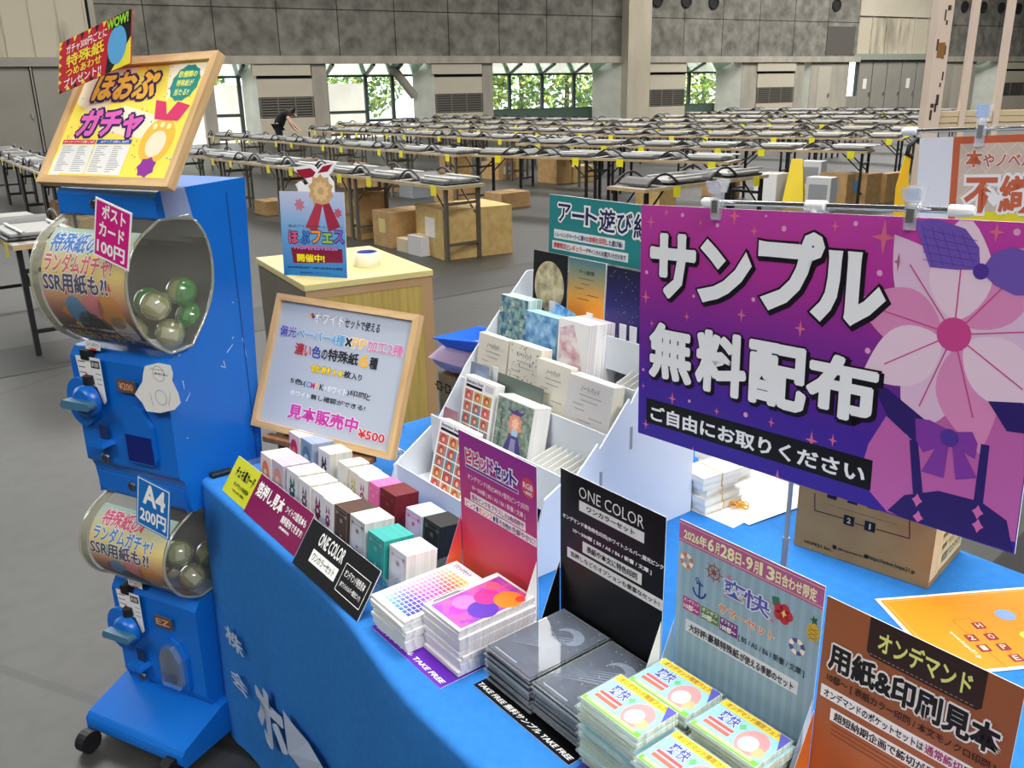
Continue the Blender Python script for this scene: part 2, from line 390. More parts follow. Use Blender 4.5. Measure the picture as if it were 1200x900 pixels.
# upper storey: aggregate concrete, shutters, the tall pillar
wbox('wall_back', 122, 727.5, ZB + 0.22, HC, AGG)
wbox('wall_back', 753.5, 1000, ZB + 0.22, HC, AGG)
wbox('wall_back', 1096, 1320, ZB + 0.22, HC, AGG)
def shutter(name, x0, x1, z0, z1, n, m):
    b = MB(); a, c = S(x0), S(x1); b.box(a, c, 0.1, 0.3, z0, z1, m)
    for i in range(n + 1): q = a + (c - a) * i / n; b.box(q - 0.03, q + 0.03, 0.04, 0.1, z0, z1, m)
    return struct(b.build(name, X=WX))
shutter('wall_back', -160, 113, ZB + 0.2, HC, 8, GRIME); shutter('wall_back', 1000, 1096, ZB + 0.35, 4.4, 6, GRIME)
wbox('wall_back', 998, 1098, 4.4, HC, BEIGE)
wbox('trim_2', 113, 118, 0, HC, DKGAP, 0.15, 0.3); wbox('trim_3', 117.5, 124, 0, HC, CONC, -0.05, 0.3)
wbox('trim_4', 727.5, 753.5, 0, HC, noisy('warm_concrete_pillar', (170, 162, 142), (184, 175, 154), 2, 0.85, 6, (1, 1, 0.3)), -0.45, 0.3)
wbox('trim_5', 124, 727.5, ZB, ZB + 0.24, CONC, -0.18, 0.3); wbox('trim_6', 753.5, 1002, ZB, ZB + 0.24, CONC, -0.18, 0.3)
wbox('trim_7', 1096, 1320, ZB, ZB + 0.24, CONC, -0.18, 0.3)
wbox('trim_8', -160, 118, ZB - 0.05, ZB + 0.2, GREY, -0.06, 0.3); wbox('trim_9', 996, 1096, ZB + 0.1, ZB + 0.36, mat('door_rail_grey_green', (140, 146, 134), 0.5), -0.12, 0.3)
# dark acoustic patch beside the shutter
wbox('trim_10', 964, 996, ZB + 0.3, ZB + 1.5, mat('dark_wall_patch', (84, 80, 74), 0.9), -0.02, 0.0)

def vent_bay(name, x0, x1, top=ZB):
    """pier bay: projecting box, panel, louvre, lower panel"""
    a, c = S(x0), S(x1)
    o = struct(MB().box(a, c, 0.05, 0.3, 0, ZB, BEIGE).build(name, X=WX))
    b = MB().box(a - 0.12, c - 0.05, -0.12, 0.05, ZB - 0.36, ZB - 0.02, BEIGE); b.build('header_box', o, WX)
    MB().box(a, c, 0.0, 0.05, ZB - 0.46, ZB - 0.36, DKGAP).build('shadow_gap', o, WX)
    MB().box(a, c, -0.03, 0.05, ZB - 1.02, ZB - 0.46, BEIGE).build('upper_panel', o, WX)
    b = MB(); z0, z1 = ZB - 1.68, ZB - 1.02; b.box(a + 0.04, c - 0.04, 0.02, 0.05, z0, z1, mat('louvre_dark', (70, 67, 60), 0.7))
    for i in range(8): z = z0 + (i + 0.5) * (z1 - z0) / 8; b.box(a + 0.06, c - 0.06, -0.02, 0.03, z - 0.015, z + 0.02, LOUV)
    for i in range(4): q = a + 0.05 + (c - a - 0.1) * i / 3; b.box(q - 0.02, q + 0.02, -0.03, 0.04, z0, z1, LOUV)
    b.build('louvre', o, WX)
    MB().box(a, c, -0.03, 0.05, 0, ZB - 1.68, BEIGE).build('lower_panel', o, WX)
    return o
for x0, x1 in ((301, 366), (509, 565), (761, 803), (887, 930), (1168, 1215)): vent_bay('wall_back', x0, x1)
# plain piers and splayed pale reveals
for x0, x1 in ((366, 383), (565, 577), (868, 885), (930, 940), (948, 992), (1096, 1140)): wbox('wall_back', x0, x1, 0, ZB, CONC, -0.05, 0.3)
wbox('wall_back', 236, 250, 0, ZB, CONC, -0.05, 0.3)
def reveal(x0, x1, d):
    a, c = S(x0), S(x1); p = [(a, d), (c, -0.02), (c, 0.3), (a + 0.2, d + 0.2)]
    struct(MB().prism(p, 'z', 0, ZB, PALE).build('wall_back', X=WX))
for x0, x1 in ((291, 301), (495, 509), (709, 727.5), (855, 868), (940, 948), (1153, 1168)): reveal(x0, x1, 0.9)
wbox('wall_back', 753.5, 761, 0, ZB, CONC, 0.1, 0.3)

def window(n, x0, x1, mulls, sill, rail=None, ztop=2.05, rails=()):
    a, c = S(x0) - 0.1, S(x1) + 0.1; d = 1.1
    o = struct(MB().box(a, c, d, d + 0.02, sill, ztop, PANE).build('window_%d' % n, X=WX))
    MB().add([(a, 0.1, ZB), (c, 0.1, ZB), (c, d, ztop), (a, d, ztop)], [(0, 1, 2, 3)], CANOPY, ).build('canopy_glass', o, WX)
    b = MB(); b.box(a, c, d - 0.04, d + 0.05, ztop - 0.03, ztop + 0.05, FRAMEG); b.box(a, c, d - 0.05, d + 0.06, sill - 0.05, sill + 0.05, FRAMEG)
    if rail:
        for r0, r1, z in rail: b.box(S(r0), S(r1), d - 0.05, d + 0.05, z - 0.05, z + 0.05, FRAMEG)
    b.build('window_frame', o, WX)
    for x in mulls:
        q = S(x); m = MB().box(q - 0.06, q + 0.06, d - 0.06, d + 0.06, 0, ztop, FRAMEG)
        m.prism([(0.1, ZB - 0.06), (0.1, ZB), (d, ztop + 0.05), (d, ztop - 0.03)], 'x', q - 0.05, q + 0.05, FRAMEG); m.build('mullion', o, WX)
    if sill > 0.3: MB().box(a, c, d - 0.08, d + 0.1, 0, sill, mat('green_grey_dado', (72, 92, 80), 0.6)).build('dado_panel', o, WX)
    return o
window(1, 250, 292, (288.5,), 0.1, ((250, 290, 0.85),))
window(2, 383, 496, (393, 441, 473), 0.1, ((396, 440, 0.85), (441, 496, 0.55)))
window(3, 577, 710, (613, 652, 690), 0.75)
window(4, 803, 856, (827,), 0.75)
window(5, 1140, 1154, (), 0.6)
window(6, 1196, 1260, (1215,), 0.4)
# the slanting strut inside the second window
struct(MB().tube([(S(464), 0.5, ZB), (S(494), 0.7, 1.35)], 0.17, CONC, 4).build('trim_11', X=WX))
# doors
def door(n, x0, x1, z1, m, handle=True, sign=None, z0=0.0, y=0.06):
    a, c = S(x0), S(x1); o = struct(MB().box(a + 0.03, c - 0.03, y, 0.25, z0, z1, m).build('door_%d' % n, X=WX))
    MB().box(c - 0.16, c - 0.11, y - 0.06, y, 0.95, 1.1, STEEL).build('door_handle', o, WX)
    if sign: MB().box((a + c) / 2 - 0.12, (a + c) / 2 + 0.12, y - 0.012, y, 1.25, 1.7, ink(226, 224, 214)).build('notice', o, WX)
    return o
wbox('wall_back', -160, 118, 0, ZB, DKGAP, 0.25, 0.3); wbox('wall_back', 1006, 1096, 0, ZB + 0.3, DKGAP, 0.25, 0.3)
dn = 1
for x0, x1, sg in ((-60, -18, None), (-18, 38, 1), (40, 113, 1)): door(dn, x0, x1, ZB - 0.05, GREY); dn += 1
for x0, x1, sg in ((1006, 1022, 1), (1022, 1039, None), (1039, 1056, None), (1056, 1073, 1), (1073, 1096, None)): door(dn, x0, x1, ZB + 0.1, GREY, True, sg); dn += 1
door(dn, 956, 972, 2.25, mat('cream_door', (176, 170, 154), 0.6), y=-0.07); dn += 1
door(dn, 1114, 1128, 2.25, mat('cream_door', (176, 170, 154), 0.6), y=-0.07)
struct(MB().box(S(38), S(40), -0.02, 0.25, 0, ZB, GREY).build('trim_12', X=WX))
wbox('wall_back', 992, 1006, 0, 0.95, GREY, 0.05, 0.3)
o = struct(MB().box(S(992), S(1006), 0.2, 0.22, 0.95, ZB, PANE).build('window_7', X=WX))
b = MB(); [b.box(x - 0.05, x + 0.05, 0.14, 0.26, 0.95, ZB, FRAMEG) for x in (S(992), S(1006))]; b.build('window_frame', o, WX)
# round air nozzles high on the concrete
for i, (x, y) in enumerate(((770, 0), (804, 1), (836, 3), (980, 6), (1130, 8), (1152, 8.5), (1173, 9), (1193, 10))):
    s_, z_ = ws(x, y)
    X = WX @ Matrix.Translation((s_, -0.002, z_)) @ Matrix.Rotation(math.pi / 2, 4, 'X')
    o = MB().lathe([(0.26, 0.0), (0.26, 0.06), (0.21, 0.07), (0.2, 0.02)], DKGAP, 18, X).build('air_nozzle')
    tag(o, 'round black air nozzle high in the concrete wall, %s' % (('first from the tall pillar', 'second from the tall pillar', 'third from the tall pillar', 'just left of the beige shutter', 'first right of the scuffed post', 'second right of the scuffed post', 'third right of the scuffed post', 'fourth right of the scuffed post')[i]), 'air nozzle', 'air nozzles along the concrete wall')

# outside: paving, a retaining wall and the trees beyond the glass
struct(MB().box(-14, 62, 0.35, 40, -0.25, -0.05, noisy('outside_paving', (170, 168, 160), (190, 188, 180), 1, 0.9)).build('floor_outside', X=WX))
struct(MB().box(-14, 6.5, 6.0, 6.4, -0.1, 1.85, noisy('retaining_wall', (196, 192, 184), (224, 220, 212), 0.8, 0.9, 8, (1, 1, 0.4))).build('wall_outside', X=WX))
rnd = random.Random(5)
def tree(s, d, h, r, cols, label):
    X = WX @ Matrix.Translation((s, d, -0.05)); t = thing('garden_tree', label, 'tree', X, 'garden trees outside the windows')
    MB().tube([(0, 0, 0), (0.05, 0, h * 0.3), (0, 0.1, h * 0.6)], [0.14, 0.11, 0.07], mat('bark', (92, 78, 62), 0.9), 8, X).build('trunk', t)
    b = MB(); ms = [mat('leaf_%d_%d_%d' % c, c, 0.6) for c in cols]
    for i in range(1500):
        a, e = rnd.uniform(0, 2 * math.pi), rnd.uniform(-1, 1); q = rnd.uniform(0.5, 1) ** 0.5
        p = Vector((math.cos(a) * math.sqrt(1 - e * e) * r * q, math.sin(a) * math.sqrt(1 - e * e) * r * q, h * 0.55 + e * h * 0.47 * q)); k = rnd.uniform(0.09, 0.2)
        d1 = Vector((rnd.gauss(0, 1), rnd.gauss(0, 1), rnd.gauss(0, 1))).normalized(); d2 = d1.orthogonal().normalized()
        b.add([p - d1 * k, p - d2 * k * 0.6, p + d1 * k, p + d2 * k * 0.6], [(0, 1, 2, 3)], ms[i % len(ms)], X)
    b.build('foliage', t)
GR = [(96, 140, 52), (140, 176, 72), (180, 196, 84), (70, 110, 44)]
for i, (x, d, h, r, c) in enumerate(((262, 10, 4.2, 2.2, GR), (420, 9.2, 4.6, 2.4, GR), (470, 10, 4.2, 2.2, GR), (585, 7, 4.6, 2.0, GR[:2] + [(196, 186, 60)]), (640, 6.5, 4.8, 2.4, GR), (690, 6, 4.8, 2.3, GR), (740, 7, 4.6, 2.2, GR), (818, 6.5, 4.8, 2.3, GR), (850, 7, 4.6, 2.2, GR[:2] + [(206, 200, 70)]), (1130, 7, 4.4, 2.2, GR[:2] + [(210, 200, 60)]))):
    s_ = S(x) * (1 + d / 30); tree(s_, d, h, r, c, 'leafy green garden tree outside, %s' % ('seen through the window beside the yellow framed poster', 'rising behind the pale retaining wall', 'at the right end of the pale retaining wall', 'yellowish, at the left end of the wide window', 'dense, in the middle of the wide window', 'at the right end of the wide window', 'behind the pillar right of the wide window', 'dense, in the narrow window right of the tall pillar', 'yellowish, at the right side of the narrow window', 'yellowish, beyond the far right window')[i])

# ------------------------------------------------------------------ rows of folding tables with folded chairs laid on top
YEL = ink(236, 226, 40)
TOPM = noisy('table_top_grey', (150, 148, 142), (164, 161, 154), 3, 0.5); EDGE = noisy('table_edge_wood', (176, 150, 108), (196, 170, 128), 6, 0.6)
TUBEB = mat('black_tube', (26, 26, 28), 0.4); TUBEG = mat('brown_grey_tube', (104, 98, 86), 0.4, 0.3)
def make_table(L, D, tube, label):
    t = thing('folding_table', label, 'table', ID)
    b = MB().box(0, L, 0, D, 0.672, 0.70, EDGE); b.box(0.004, L - 0.004, 0.004, D - 0.004, 0.70, 0.7025, TOPM); b.build('tabletop', t)
    for x in (0.065, L - 0.065):
        for y in (0.04, D - 0.04): MB().box(x - 0.016, x + 0.016, y - 0.016, y + 0.016, 0, 0.672, tube).build('leg', t)
        for z in (0.14, 0.52): MB().box(x - 0.012, x + 0.012, 0.05, D - 0.05, z, z + 0.025, tube).build('crossbar', t)
        q = 1 if x < L / 2 else -1
        for y in (0.07, D - 0.07): MB().tube([(x + 0.01 * q, y, 0.44), (x + 0.26 * q, y, 0.668)], 0.009, tube, 6).build('brace', t)
    for x in (0.42, 1.6): MB().box(x - 0.045, x + 0.045, -0.004, 0, 0.607, 0.697, YEL).build('paper_tag', t)
    return t
SEATG = mat('chair_grey_vinyl', (158, 157, 153), 0.45); BACKD = mat('chair_dark_vinyl', (84, 82, 79), 0.45); LEGW = mat('chair_pale_tube', (196, 196, 192), 0.3, 0.3)
def make_chair():
    t = thing('folding_chair', 'folded chair', 'chair', ID)
    MB().box(0.30, 0.78, 0.03, 0.40, 0.022, 0.05, SEATG).build('seat', t, bev=0.008)
    arc = [(0.03 + 0.20 * i / 8, 0.03 + 0.05 * math.sin(math.pi * i / 8)) for i in range(9)]
    MB().prism(arc + [(x, z - 0.02) for x, z in arc[::-1]], 'y', 0.05, 0.38, BACKD).build('backrest', t)
    m = MB()
    for y in (0.02, 0.41): m.tube([(0.0 + 0.42 * i / 8, y, 0.012 + 0.1 * math.sin(math.pi * i / 8)) for i in range(9)] + [(0.8, y, 0.012)], 0.011, TUBEB, 6)
    m.tube([(0.8, 0.02, 0.012), (0.8, 0.41, 0.012)], 0.011, TUBEB, 6); m.build('frame', t)
    for y in (0.09, 0.34): MB().tube([(0.36, y, 0.062), (0.9, y, 0.062)], 0.011, LEGW, 6).build('leg', t)
    return t
tabA = make_table(1.8, 0.45, TUBEG, ''); tabB = make_table(1.8, 0.45, TUBEB, ''); chr0 = make_chair()
used = {'A': 0, 'B': 0, 'C': 0}
def place(proto, key, M, label, group):
    if not used[key]:
        used[key] = 1; proto.matrix_basis = M; WM[proto.name] = M; proto['label'] = label; proto['group'] = group; return proto
    return dup(proto, M, label, group)
ORD = ['first', 'second', 'third', 'fourth', 'fifth', 'sixth', 'seventh', 'eighth', 'ninth']
rr = random.Random(3)
def row(near, far, key, name, n=None, far_row=False, width=1.8):
    """tables butted end to end from the near end towards the far end"""
    a, c = Vector(near), Vector(far); d = (a - c); Lr = d.length; d.normalize(); yaw = math.atan2(d.y, d.x)
    n = n or int(Lr / width + 0.3); proto = tabA if key == 'A' else tabB
    for k in range(n):
        p = a - d * width * (k + 1); M = rot_frame(p.x, p.y, 0, yaw)
        w = ORD[k] if k < 9 else 'tenth'
        tl = 'folding table, %s from the near end of %s' % (w, name)
        place(proto, key, M, tl, 'folding tables in the hall rows')
        for j, dx in ((0, 0.05), (1, 0.93)):
            X = M @ Matrix.Translation((dx + rr.uniform(-0.02, 0.05), rr.uniform(-0.005, 0.02), 0.7025))
            if rr.random() < 0.3: X = X @ Matrix.Translation((0.82, 0.43, 0)) @ Matrix.Rotation(math.pi, 4, 'Z')
            place(chr0, 'C', X, 'folded chair on %s half of %s table in %s' % (('far', 'near')[j], w, name), 'folded chairs on the hall tables')
row((-8.1, 1.5), (-15.4, 1.85), 'B', 'the row behind the yellow framed poster')
row((-4.9, 4.0), (-13.9, 3.85), 'A', 'the closest row behind the standee')
row((-8.25, 6.43), (-17.2, 6.25), 'A', 'the row where the person works')
row((-4.72, 7.78), (-8.15, 6.6), 'B', 'the short row above the teal sign', 2)
row((-8.9, 9.3), (-17.9, 8.85), 'A', 'the second row from the wide window')
row((-4.45, 10.2), (-9.6, 8.5), 'B', 'the row behind the blue-labelled cartons', 3)
row((-5.5, 12.95), (-10.7, 11.0), 'B', 'the second row behind the blue-labelled cartons', 3)
row((-11.0, 11.4), (-20.0, 10.6), 'A', 'the row nearest the wide window')
row((-6.35, 15.0), (-11.5, 13.2), 'B', 'the third row behind the blue-labelled cartons', 3)
row((-11.8, 13.6), (-20.8, 12.8), 'B', 'the row below the tall pillar')
row((-7.6, 17.4), (-14.5, 15.6), 'B', 'the fourth row behind the blue-labelled cartons', 4)
row((-14.9, 15.8), (-22.1, 15.0), 'B', 'the row below the narrow window')
row((-8.8, 20.0), (-15.8, 18.2), 'B', 'the fifth row behind the blue-labelled cartons', 4)
row((-10.0, 22.8), (-17.0, 21.0), 'B', 'the sixth row behind the blue-labelled cartons', 4)
row((-11.2, 26.0), (-18.2, 24.2), 'B', 'the last row before the grey doors', 4)
row((-5.0, 23.0), (-9.0, 22.0), 'B', 'the row behind the scuffed post', 2)
# the lone table lying across, right behind the big purple sign
place(tabB, 'B', rot_frame(-3.42, 5.05, 0, math.radians(92)), 'lone folding table standing crosswise behind the big purple sign', 'folding tables in the hall rows')
M = rot_frame(-3.42, 5.05, 0, math.radians(92))
for j, dx in ((0, 0.06), (1, 0.92)): place(chr0, 'C', M @ Matrix.Translation((dx, 0.01, 0.7025)), 'folded chair on the lone crosswise table, %s end' % ('near', 'far')[j], 'folded chairs on the hall tables')
# end of a table at the frame's left edge
place(tabB, 'B', rot_frame(-5.85, 0.28, 0, 0.02), 'folding table end beside the clear dome of the upper capsule machine', 'folding tables in the hall rows')
place(chr0, 'C', rot_frame(-5.0, 0.29, 0.7025, 0.02), 'folded grey chair with pale legs on the table end beside the upper clear dome', 'folded chairs on the hall tables')

# cartons on the hall floor
KRAFT = cardbrd(); KRAFT2 = cardbrd('cardboard_yellowish', (186, 156, 96), (204, 174, 114)); LABEL = ink(226, 224, 216)
def carton(corner, w, d, h, label, lab=None, m=None, z=0.0, yaw=0.0, face=0, group='cartons on the hall floor'):
    """box by its nearest lower corner; w runs along the table rows, d away across them"""
    m = m or KRAFT; u, v = pz(corner[0], corner[1], 0) if len(corner) == 2 else corner[:2]
    X = rot_frame(u, v, z, yaw); t = thing('cardboard_box', label, 'box', X, group)
    MB().box(-w, 0, 0, d, 0, h - 0.004, m, None).build('carton', t, X)
    b = MB().box(-w, 0, 0, d / 2 - 0.002, h - 0.004, h, m); b.box(-w, 0, d / 2 + 0.002, d, h - 0.004, h, m); b.build('top_flap', t, X)
    MB().box(-w - 0.0015, 0.0015, d / 2 - 0.025, d / 2 + 0.025, h, h + 0.001, mat('parcel_tape', (196, 170, 120), 0.25)).build('packing_tape', t, X)
    if lab and face == 0: MB().box(-w * 0.65, -w * 0.3, -0.0015, 0, h * 0.4, h * 0.8, lab).build('shipping_label', t, X)
    if lab and face == 1: MB().box(0, 0.0015, d * 0.3, d * 0.7, h * 0.3, h * 0.75, lab).build('shipping_label', t, X)
    return t
BL = ink(92, 160, 214)
carton((-5.045, 4.05, 0), 0.62, 0.75, 0.47, 'biggest brown carton, with a white label, under the end of the closest table row', LABEL, KRAFT2, 0, math.radians(-8))
carton((459, 291), 0.36, 0.5, 0.36, 'brown carton under the closest table row, just left of the biggest carton', ink(214, 200, 130))
carton((425, 281), 0.36, 0.36, 0.26, 'lower of two stacked brown cartons behind the bow topped standee', ink(214, 200, 130))
carton((425, 281), 0.36, 0.36, 0.24, 'upper of two stacked brown cartons behind the bow topped standee', ink(214, 200, 130), None, 0.26, 0.05)
carton((480, 297), 0.24, 0.2, 0.13, 'small pale carton in front of the brown carton left of the biggest one', None, ink(206, 190, 160))
carton((494, 301), 0.24, 0.16, 0.19, 'small white printed carton touching the left side of the biggest carton', None, ink(206, 204, 206))
carton((536, 236), 0.4, 0.42, 0.3, 'brown carton on the floor seen just above the biggest carton', None)
carton((588, 245), 0.4, 0.5, 0.2, 'low brown carton on the floor left of the teal sign', None)
carton((584, 211), 0.5, 0.4, 0.3, 'brown carton with a white label under the row where the person works', LABEL, face=1)
carton((313, 253), 0.4, 0.3, 0.18, 'brown carton on the floor between the yellow framed poster and the standee', None)
carton((672, 214), 0.4, 0.5, 0.26, 'brown carton on the floor above the teal sign, beyond the short row', None, KRAFT2)
carton((990, 241), 0.42, 0.36, 0.4, 'brown carton with a blue label behind the big purple sign, left one of a pair', BL)
carton((1013, 241), 0.32, 0.36, 0.4, 'brown carton with a blue label behind the big purple sign, right one of a pair', BL)
carton((1036, 238), 0.1, 0.5, 0.38, 'brown carton behind the right blue labelled carton, showing its plain side', None)
carton((908, 240), 0.36, 0.3, 0.2, 'white carton on the floor under the far end of the lone crosswise table, lower one', None, ink(226, 226, 224))
carton((908, 240), 0.36, 0.3, 0.2, 'white carton under the far end of the lone crosswise table, on top of another', None, ink(226, 226, 224), 0.2)
for i, (u, v, w, d, h, m, tx) in enumerate(((-8.6, 6.6, .5, .35, .38, KRAFT, 'near end of the row where the person works'), (-9.6, 6.55, .4, .35, .3, ink(150, 156, 160), 'near end of the row where the person works, grey'), (-10.6, 6.6, .5, .35, .36, KRAFT, 'second table of the row where the person works'),
        (-11.5, 6.55, .45, .35, .4, KRAFT, 'third table of the row where the person works'), (-12.3, 6.5, .4, .35, .36, KRAFT2, 'far half of third table, row where the person works'), (-13.2, 6.5, .6, .35, .4, KRAFT, 'fourth table of the row where the person works'),
        (-5.6, 7.6, .4, .3, .32, KRAFT2, 'near table of the short row above the teal sign'), (-9.6, 9.4, .5, .35, .4, KRAFT, 'near end of the second row from the wide window'), (-11.0, 9.35, .5, .35, .42, KRAFT2, 'second table of the second row from the wide window'),
        (-12.4, 9.3, .6, .35, .4, KRAFT, 'third table of the second row from the wide window'), (-6.3, 9.75, .45, .3, .36, KRAFT, 'middle of the black legged row'), (-8.3, 1.62, .4, .25, .3, KRAFT2, 'near end of the row behind the yellow framed poster'), (-9.6, 1.65, .5, .25, .35, KRAFT, 'second table behind the yellow framed poster'))):
    carton((u, v, 0), w, d, h, 'carton under the %s' % tx, None, m, 0, 0, 0, 'cartons stowed under the hall tables')

# yellow caution stand and two white leaflets' boards by the blue labelled cartons
u, v = pz(930, 240, 0); X = rot_frame(u, v, 0, 0.5); t = thing('caution_stand', 'yellow folding floor caution stand behind the lone crosswise table', 'caution stand', X)
YP = mat('yellow_plastic', (236, 206, 20), 0.4)
for sg, nm in ((1, 'front_board'), (-1, 'rear_board')):
    b = MB(); vs = [(-.07, .0, .6), (.07, .0, .6), (.14, .17 * sg, .0), (-.14, .17 * sg, .0)]; b.add(vs + [(x, y + .02 * sg, z) for x, y, z in vs], [(0, 1, 2, 3), (7, 6, 5, 4), (0, 4, 5, 1), (1, 5, 6, 2), (2, 6, 7, 3), (3, 7, 4, 0)], YP); b.build(nm, t, X)
for i, (x, y, hh) in enumerate(((948, 214, 0.42), (956, 240, 0.42))):
    u, v = pz(x, y + 8, 0); X = rot_frame(u, v, 0, 0.2); tag(MB().box(-0.16, 0.16, 0, 0.22, 0, hh, ink(206, 208, 208)).box(-0.12, 0.12, -0.002, 0, hh * 0.2, hh * 0.8, ink(150, 152, 154)).build('paper_bale', X=X, bev=0.006), 'white wrapped paper bale beside the caution stand, %s one' % ('farther', 'nearer')[i], 'paper bale', 'wrapped paper bales')

# ------------------------------------------------------------------ the person bending over a table
def skin(name, verts, edges, radii, m, parent, X, sub=2):
    me = bpy.data.meshes.new(name); me.from_pydata(verts, edges, []); me.materials.append(m)
    o = bpy.data.objects.new(name, me); COL.objects.link(o); o.parent = parent; o.matrix_basis = WM[parent.name].inverted() @ X
    md = o.modifiers.new('skin', 'SKIN'); md.use_smooth_shade = True
    for i, r in enumerate(radii): me.skin_vertices[0].data[i].radius = (r, r) if not isinstance(r, tuple) else r
    me.skin_vertices[0].data[0].use_root = True
    s_ = o.modifiers.new('sub', 'SUBSURF'); s_.levels = sub; s_.render_levels = sub; WM[o.name] = X; return o
u, v = uv(at_z(347, 184, 0))[:2]; u += 0.0
X = frame(at_z(330, 183, 0), Vector((0.98, 0.2, 0)), Vector((-0.2, 0.98, 0)), ZZ) @ Matrix.Scale(0.86, 4)     # faces +x (to the right)
t = thing('person', 'person in black clothes and a face mask bending over a hall table', 'person', X)
SKIN = mat('skin', (214, 170, 142), 0.5); BLK = mat('black_cotton', (20, 20, 22), 0.9); HAIR = mat('dark_hair', (34, 26, 24), 0.5)
bv = [(0, 0, .88), (.06, 0, 1.05), (.2, 0, 1.2), (.3, 0, 1.27), (.37, 0, 1.28), (.46, 0, 1.26), (.51, 0, 1.19),
      (.24, -.17, 1.22), (.33, -.2, .99), (.43, -.17, .80), (.48, -.16, .74), (.24, .17, 1.22), (.36, .2, .98), (.48, .16, .82), (.54, .15, .75),
      (-.02, -.09, .84), (.0, -.1, .45), (-.04, -.1, .07), (.08, -.11, .03), (-.02, .09, .84), (.02, .1, .45), (-.03, .1, .07), (.09, .11, .03)]
be = [(0, 1), (1, 2), (2, 3), (3, 4), (4, 5), (5, 6), (2, 7), (7, 8), (8, 9), (9, 10), (2, 11), (11, 12), (12, 13), (13, 14), (0, 15), (15, 16), (16, 17), (17, 18), (0, 19), (19, 20), (20, 21), (21, 22)]
br_ = [.13, .12, .13, .08, .05, .085, .075, .06, .045, .035, .03, .06, .045, .035, .03, .09, .06, .042, .035, .09, .06, .042, .035]
fing = []
for hand in (10, 14):
    hx, hy, hz_ = bv[hand]
    for k in range(5):
        a = (hx + 0.05, hy + (k - 2) * 0.018, hz_ - 0.01); bq = (hx + 0.1 - 0.012 * abs(k - 2), hy + (k - 2) * 0.026, hz_ - 0.035)
        i = len(bv); bv += [a, bq]; be += [(hand, i), (i, i + 1)]; br_ += [.009, .007]
skin('body', bv, be, br_, SKIN, t, X)
skin('t_shirt', [(-.01, 0, .82), (.06, 0, 1.05), (.2, 0, 1.2), (.29, 0, 1.265), (.24, -.17, 1.22), (.29, -.19, 1.08), (.24, .17, 1.22), (.31, .19, 1.08)], [(0, 1), (1, 2), (2, 3), (2, 4), (4, 5), (2, 6), (6, 7)], [.185, .165, .155, .09, .085, .07, .085, .07], BLK, t, X)
skin('trousers', [(.01, 0, .97), (-.02, -.09, .84), (.0, -.1, .45), (-.04, -.1, .1), (-.02, .09, .84), (.02, .1, .45), (-.03, .1, .1)], [(0, 1), (1, 2), (2, 3), (0, 4), (4, 5), (5, 6)], [.165, .12, .085, .07, .12, .085, .07], BLK, t, X)
skin('hair', [(.42, 0, 1.33), (.48, 0, 1.33), (.36, 0, 1.27), (.4, 0, 1.19)], [(0, 1), (0, 2), (2, 3)], [.105, .085, .08, .05], HAIR, t, X)
skin('face_mask', [(.53, 0, 1.18), (.5, 0, 1.15)], [(0, 1)], [.055, .05], ink(230, 232, 236), t, X)

# ------------------------------------------------------------------ the booth table under its blue cloth
CLOTH = noisy('blue_cloth', (40, 113, 188), (47, 121, 196), 60, 0.85, 3, (1, 1, 1), 0.06, 'Object', 0.3, 0.7, 0.2)
TU, TV = 2.75, 1.01                                    # table length and depth
t = thing('folding_table', 'booth display table hidden under the blue cloth', 'table', rot_frame(0, 0))
MB().box(0.04, TU - 0.04, 0.04, TV - 0.04, T - 0.035, T - 0.006, EDGE).build('tabletop', t, BX)
for u in (0.15, TU - 0.15):
    for v in (0.12, TV - 0.12): MB().box(u - 0.016, u + 0.016, v - 0.016, v + 0.016, 0, T - 0.035, TUBEB).build('leg', t, BX)
def fold(s, z):
    k = (T - z) / T
    return k * (0.006 + 0.007 * math.sin(s * 9.0 + 1.2) + 0.005 * math.sin(s * 21 + 0.5) + 0.003 * math.sin(s * 43))
def bulge(u):
    k = min(1, max(0, (u - .6) / .42)); return -.042 * k * k * (3 - 2 * k)
def cloth():
    b = MB(); R = 0.014; prof = []
    for i in range(5): a = i * math.pi / 8; prof.append((R * math.sin(a), T - R + R * math.cos(a)))     # outward, z
    for i in range(1, 15): prof.append((R + 0.0, T - R - (T - R - 0.012) * i / 14))
    per = []                                                       # perimeter: right end -> front -> left -> back
    n = 90
    for i in range(n + 1): per.append((TU - R - (TU - 2 * R) * i / n, R, 0.0, -1.0))
    for i in range(1, 5): a = i * math.pi / 10; per.append((R, R, -math.sin(a), -math.cos(a)))
    for i in range(0, 25): per.append((R, R + (TV - 2 * R) * i / 24, -1.0, 0.0))
    for i in range(1, 5): a = i * math.pi / 10; per.append((R, TV - R, -math.cos(a), math.sin(a)))
    for i in range(0, 41): per.append((R + (TU - 2 * R) * i / 40, TV - R, 0.0, 1.0))
    vs = []
    for (u, v, du, dv) in per:
        s_ = u - v
        if dv == -1.0: v += bulge(u)
        for o, z in prof:
            w = o + (fold(s_, z) if z < T - R else 0.0)
            vs.append((u + du * w, v + dv * w, z))
    m = len(prof); fs = []
    for i in range(len(per) - 1):
        for j in range(m - 1): fs.append((i * m + j, i * m + j + 1, (i + 1) * m + j + 1, (i + 1) * m + j))
    b.add(vs, fs, CLOTH, None, True)
    b.add([vs[i * m] for i in range(len(per))], [tuple(range(len(per)))[::-1]], CLOTH)
    return b
b = cloth()
PALEINK = mat('pale_blue_cloth_print', (176, 190, 214), 0.85)
P = Panel(frame(W(0, -0.014, 0), UU, VV, ZZ))
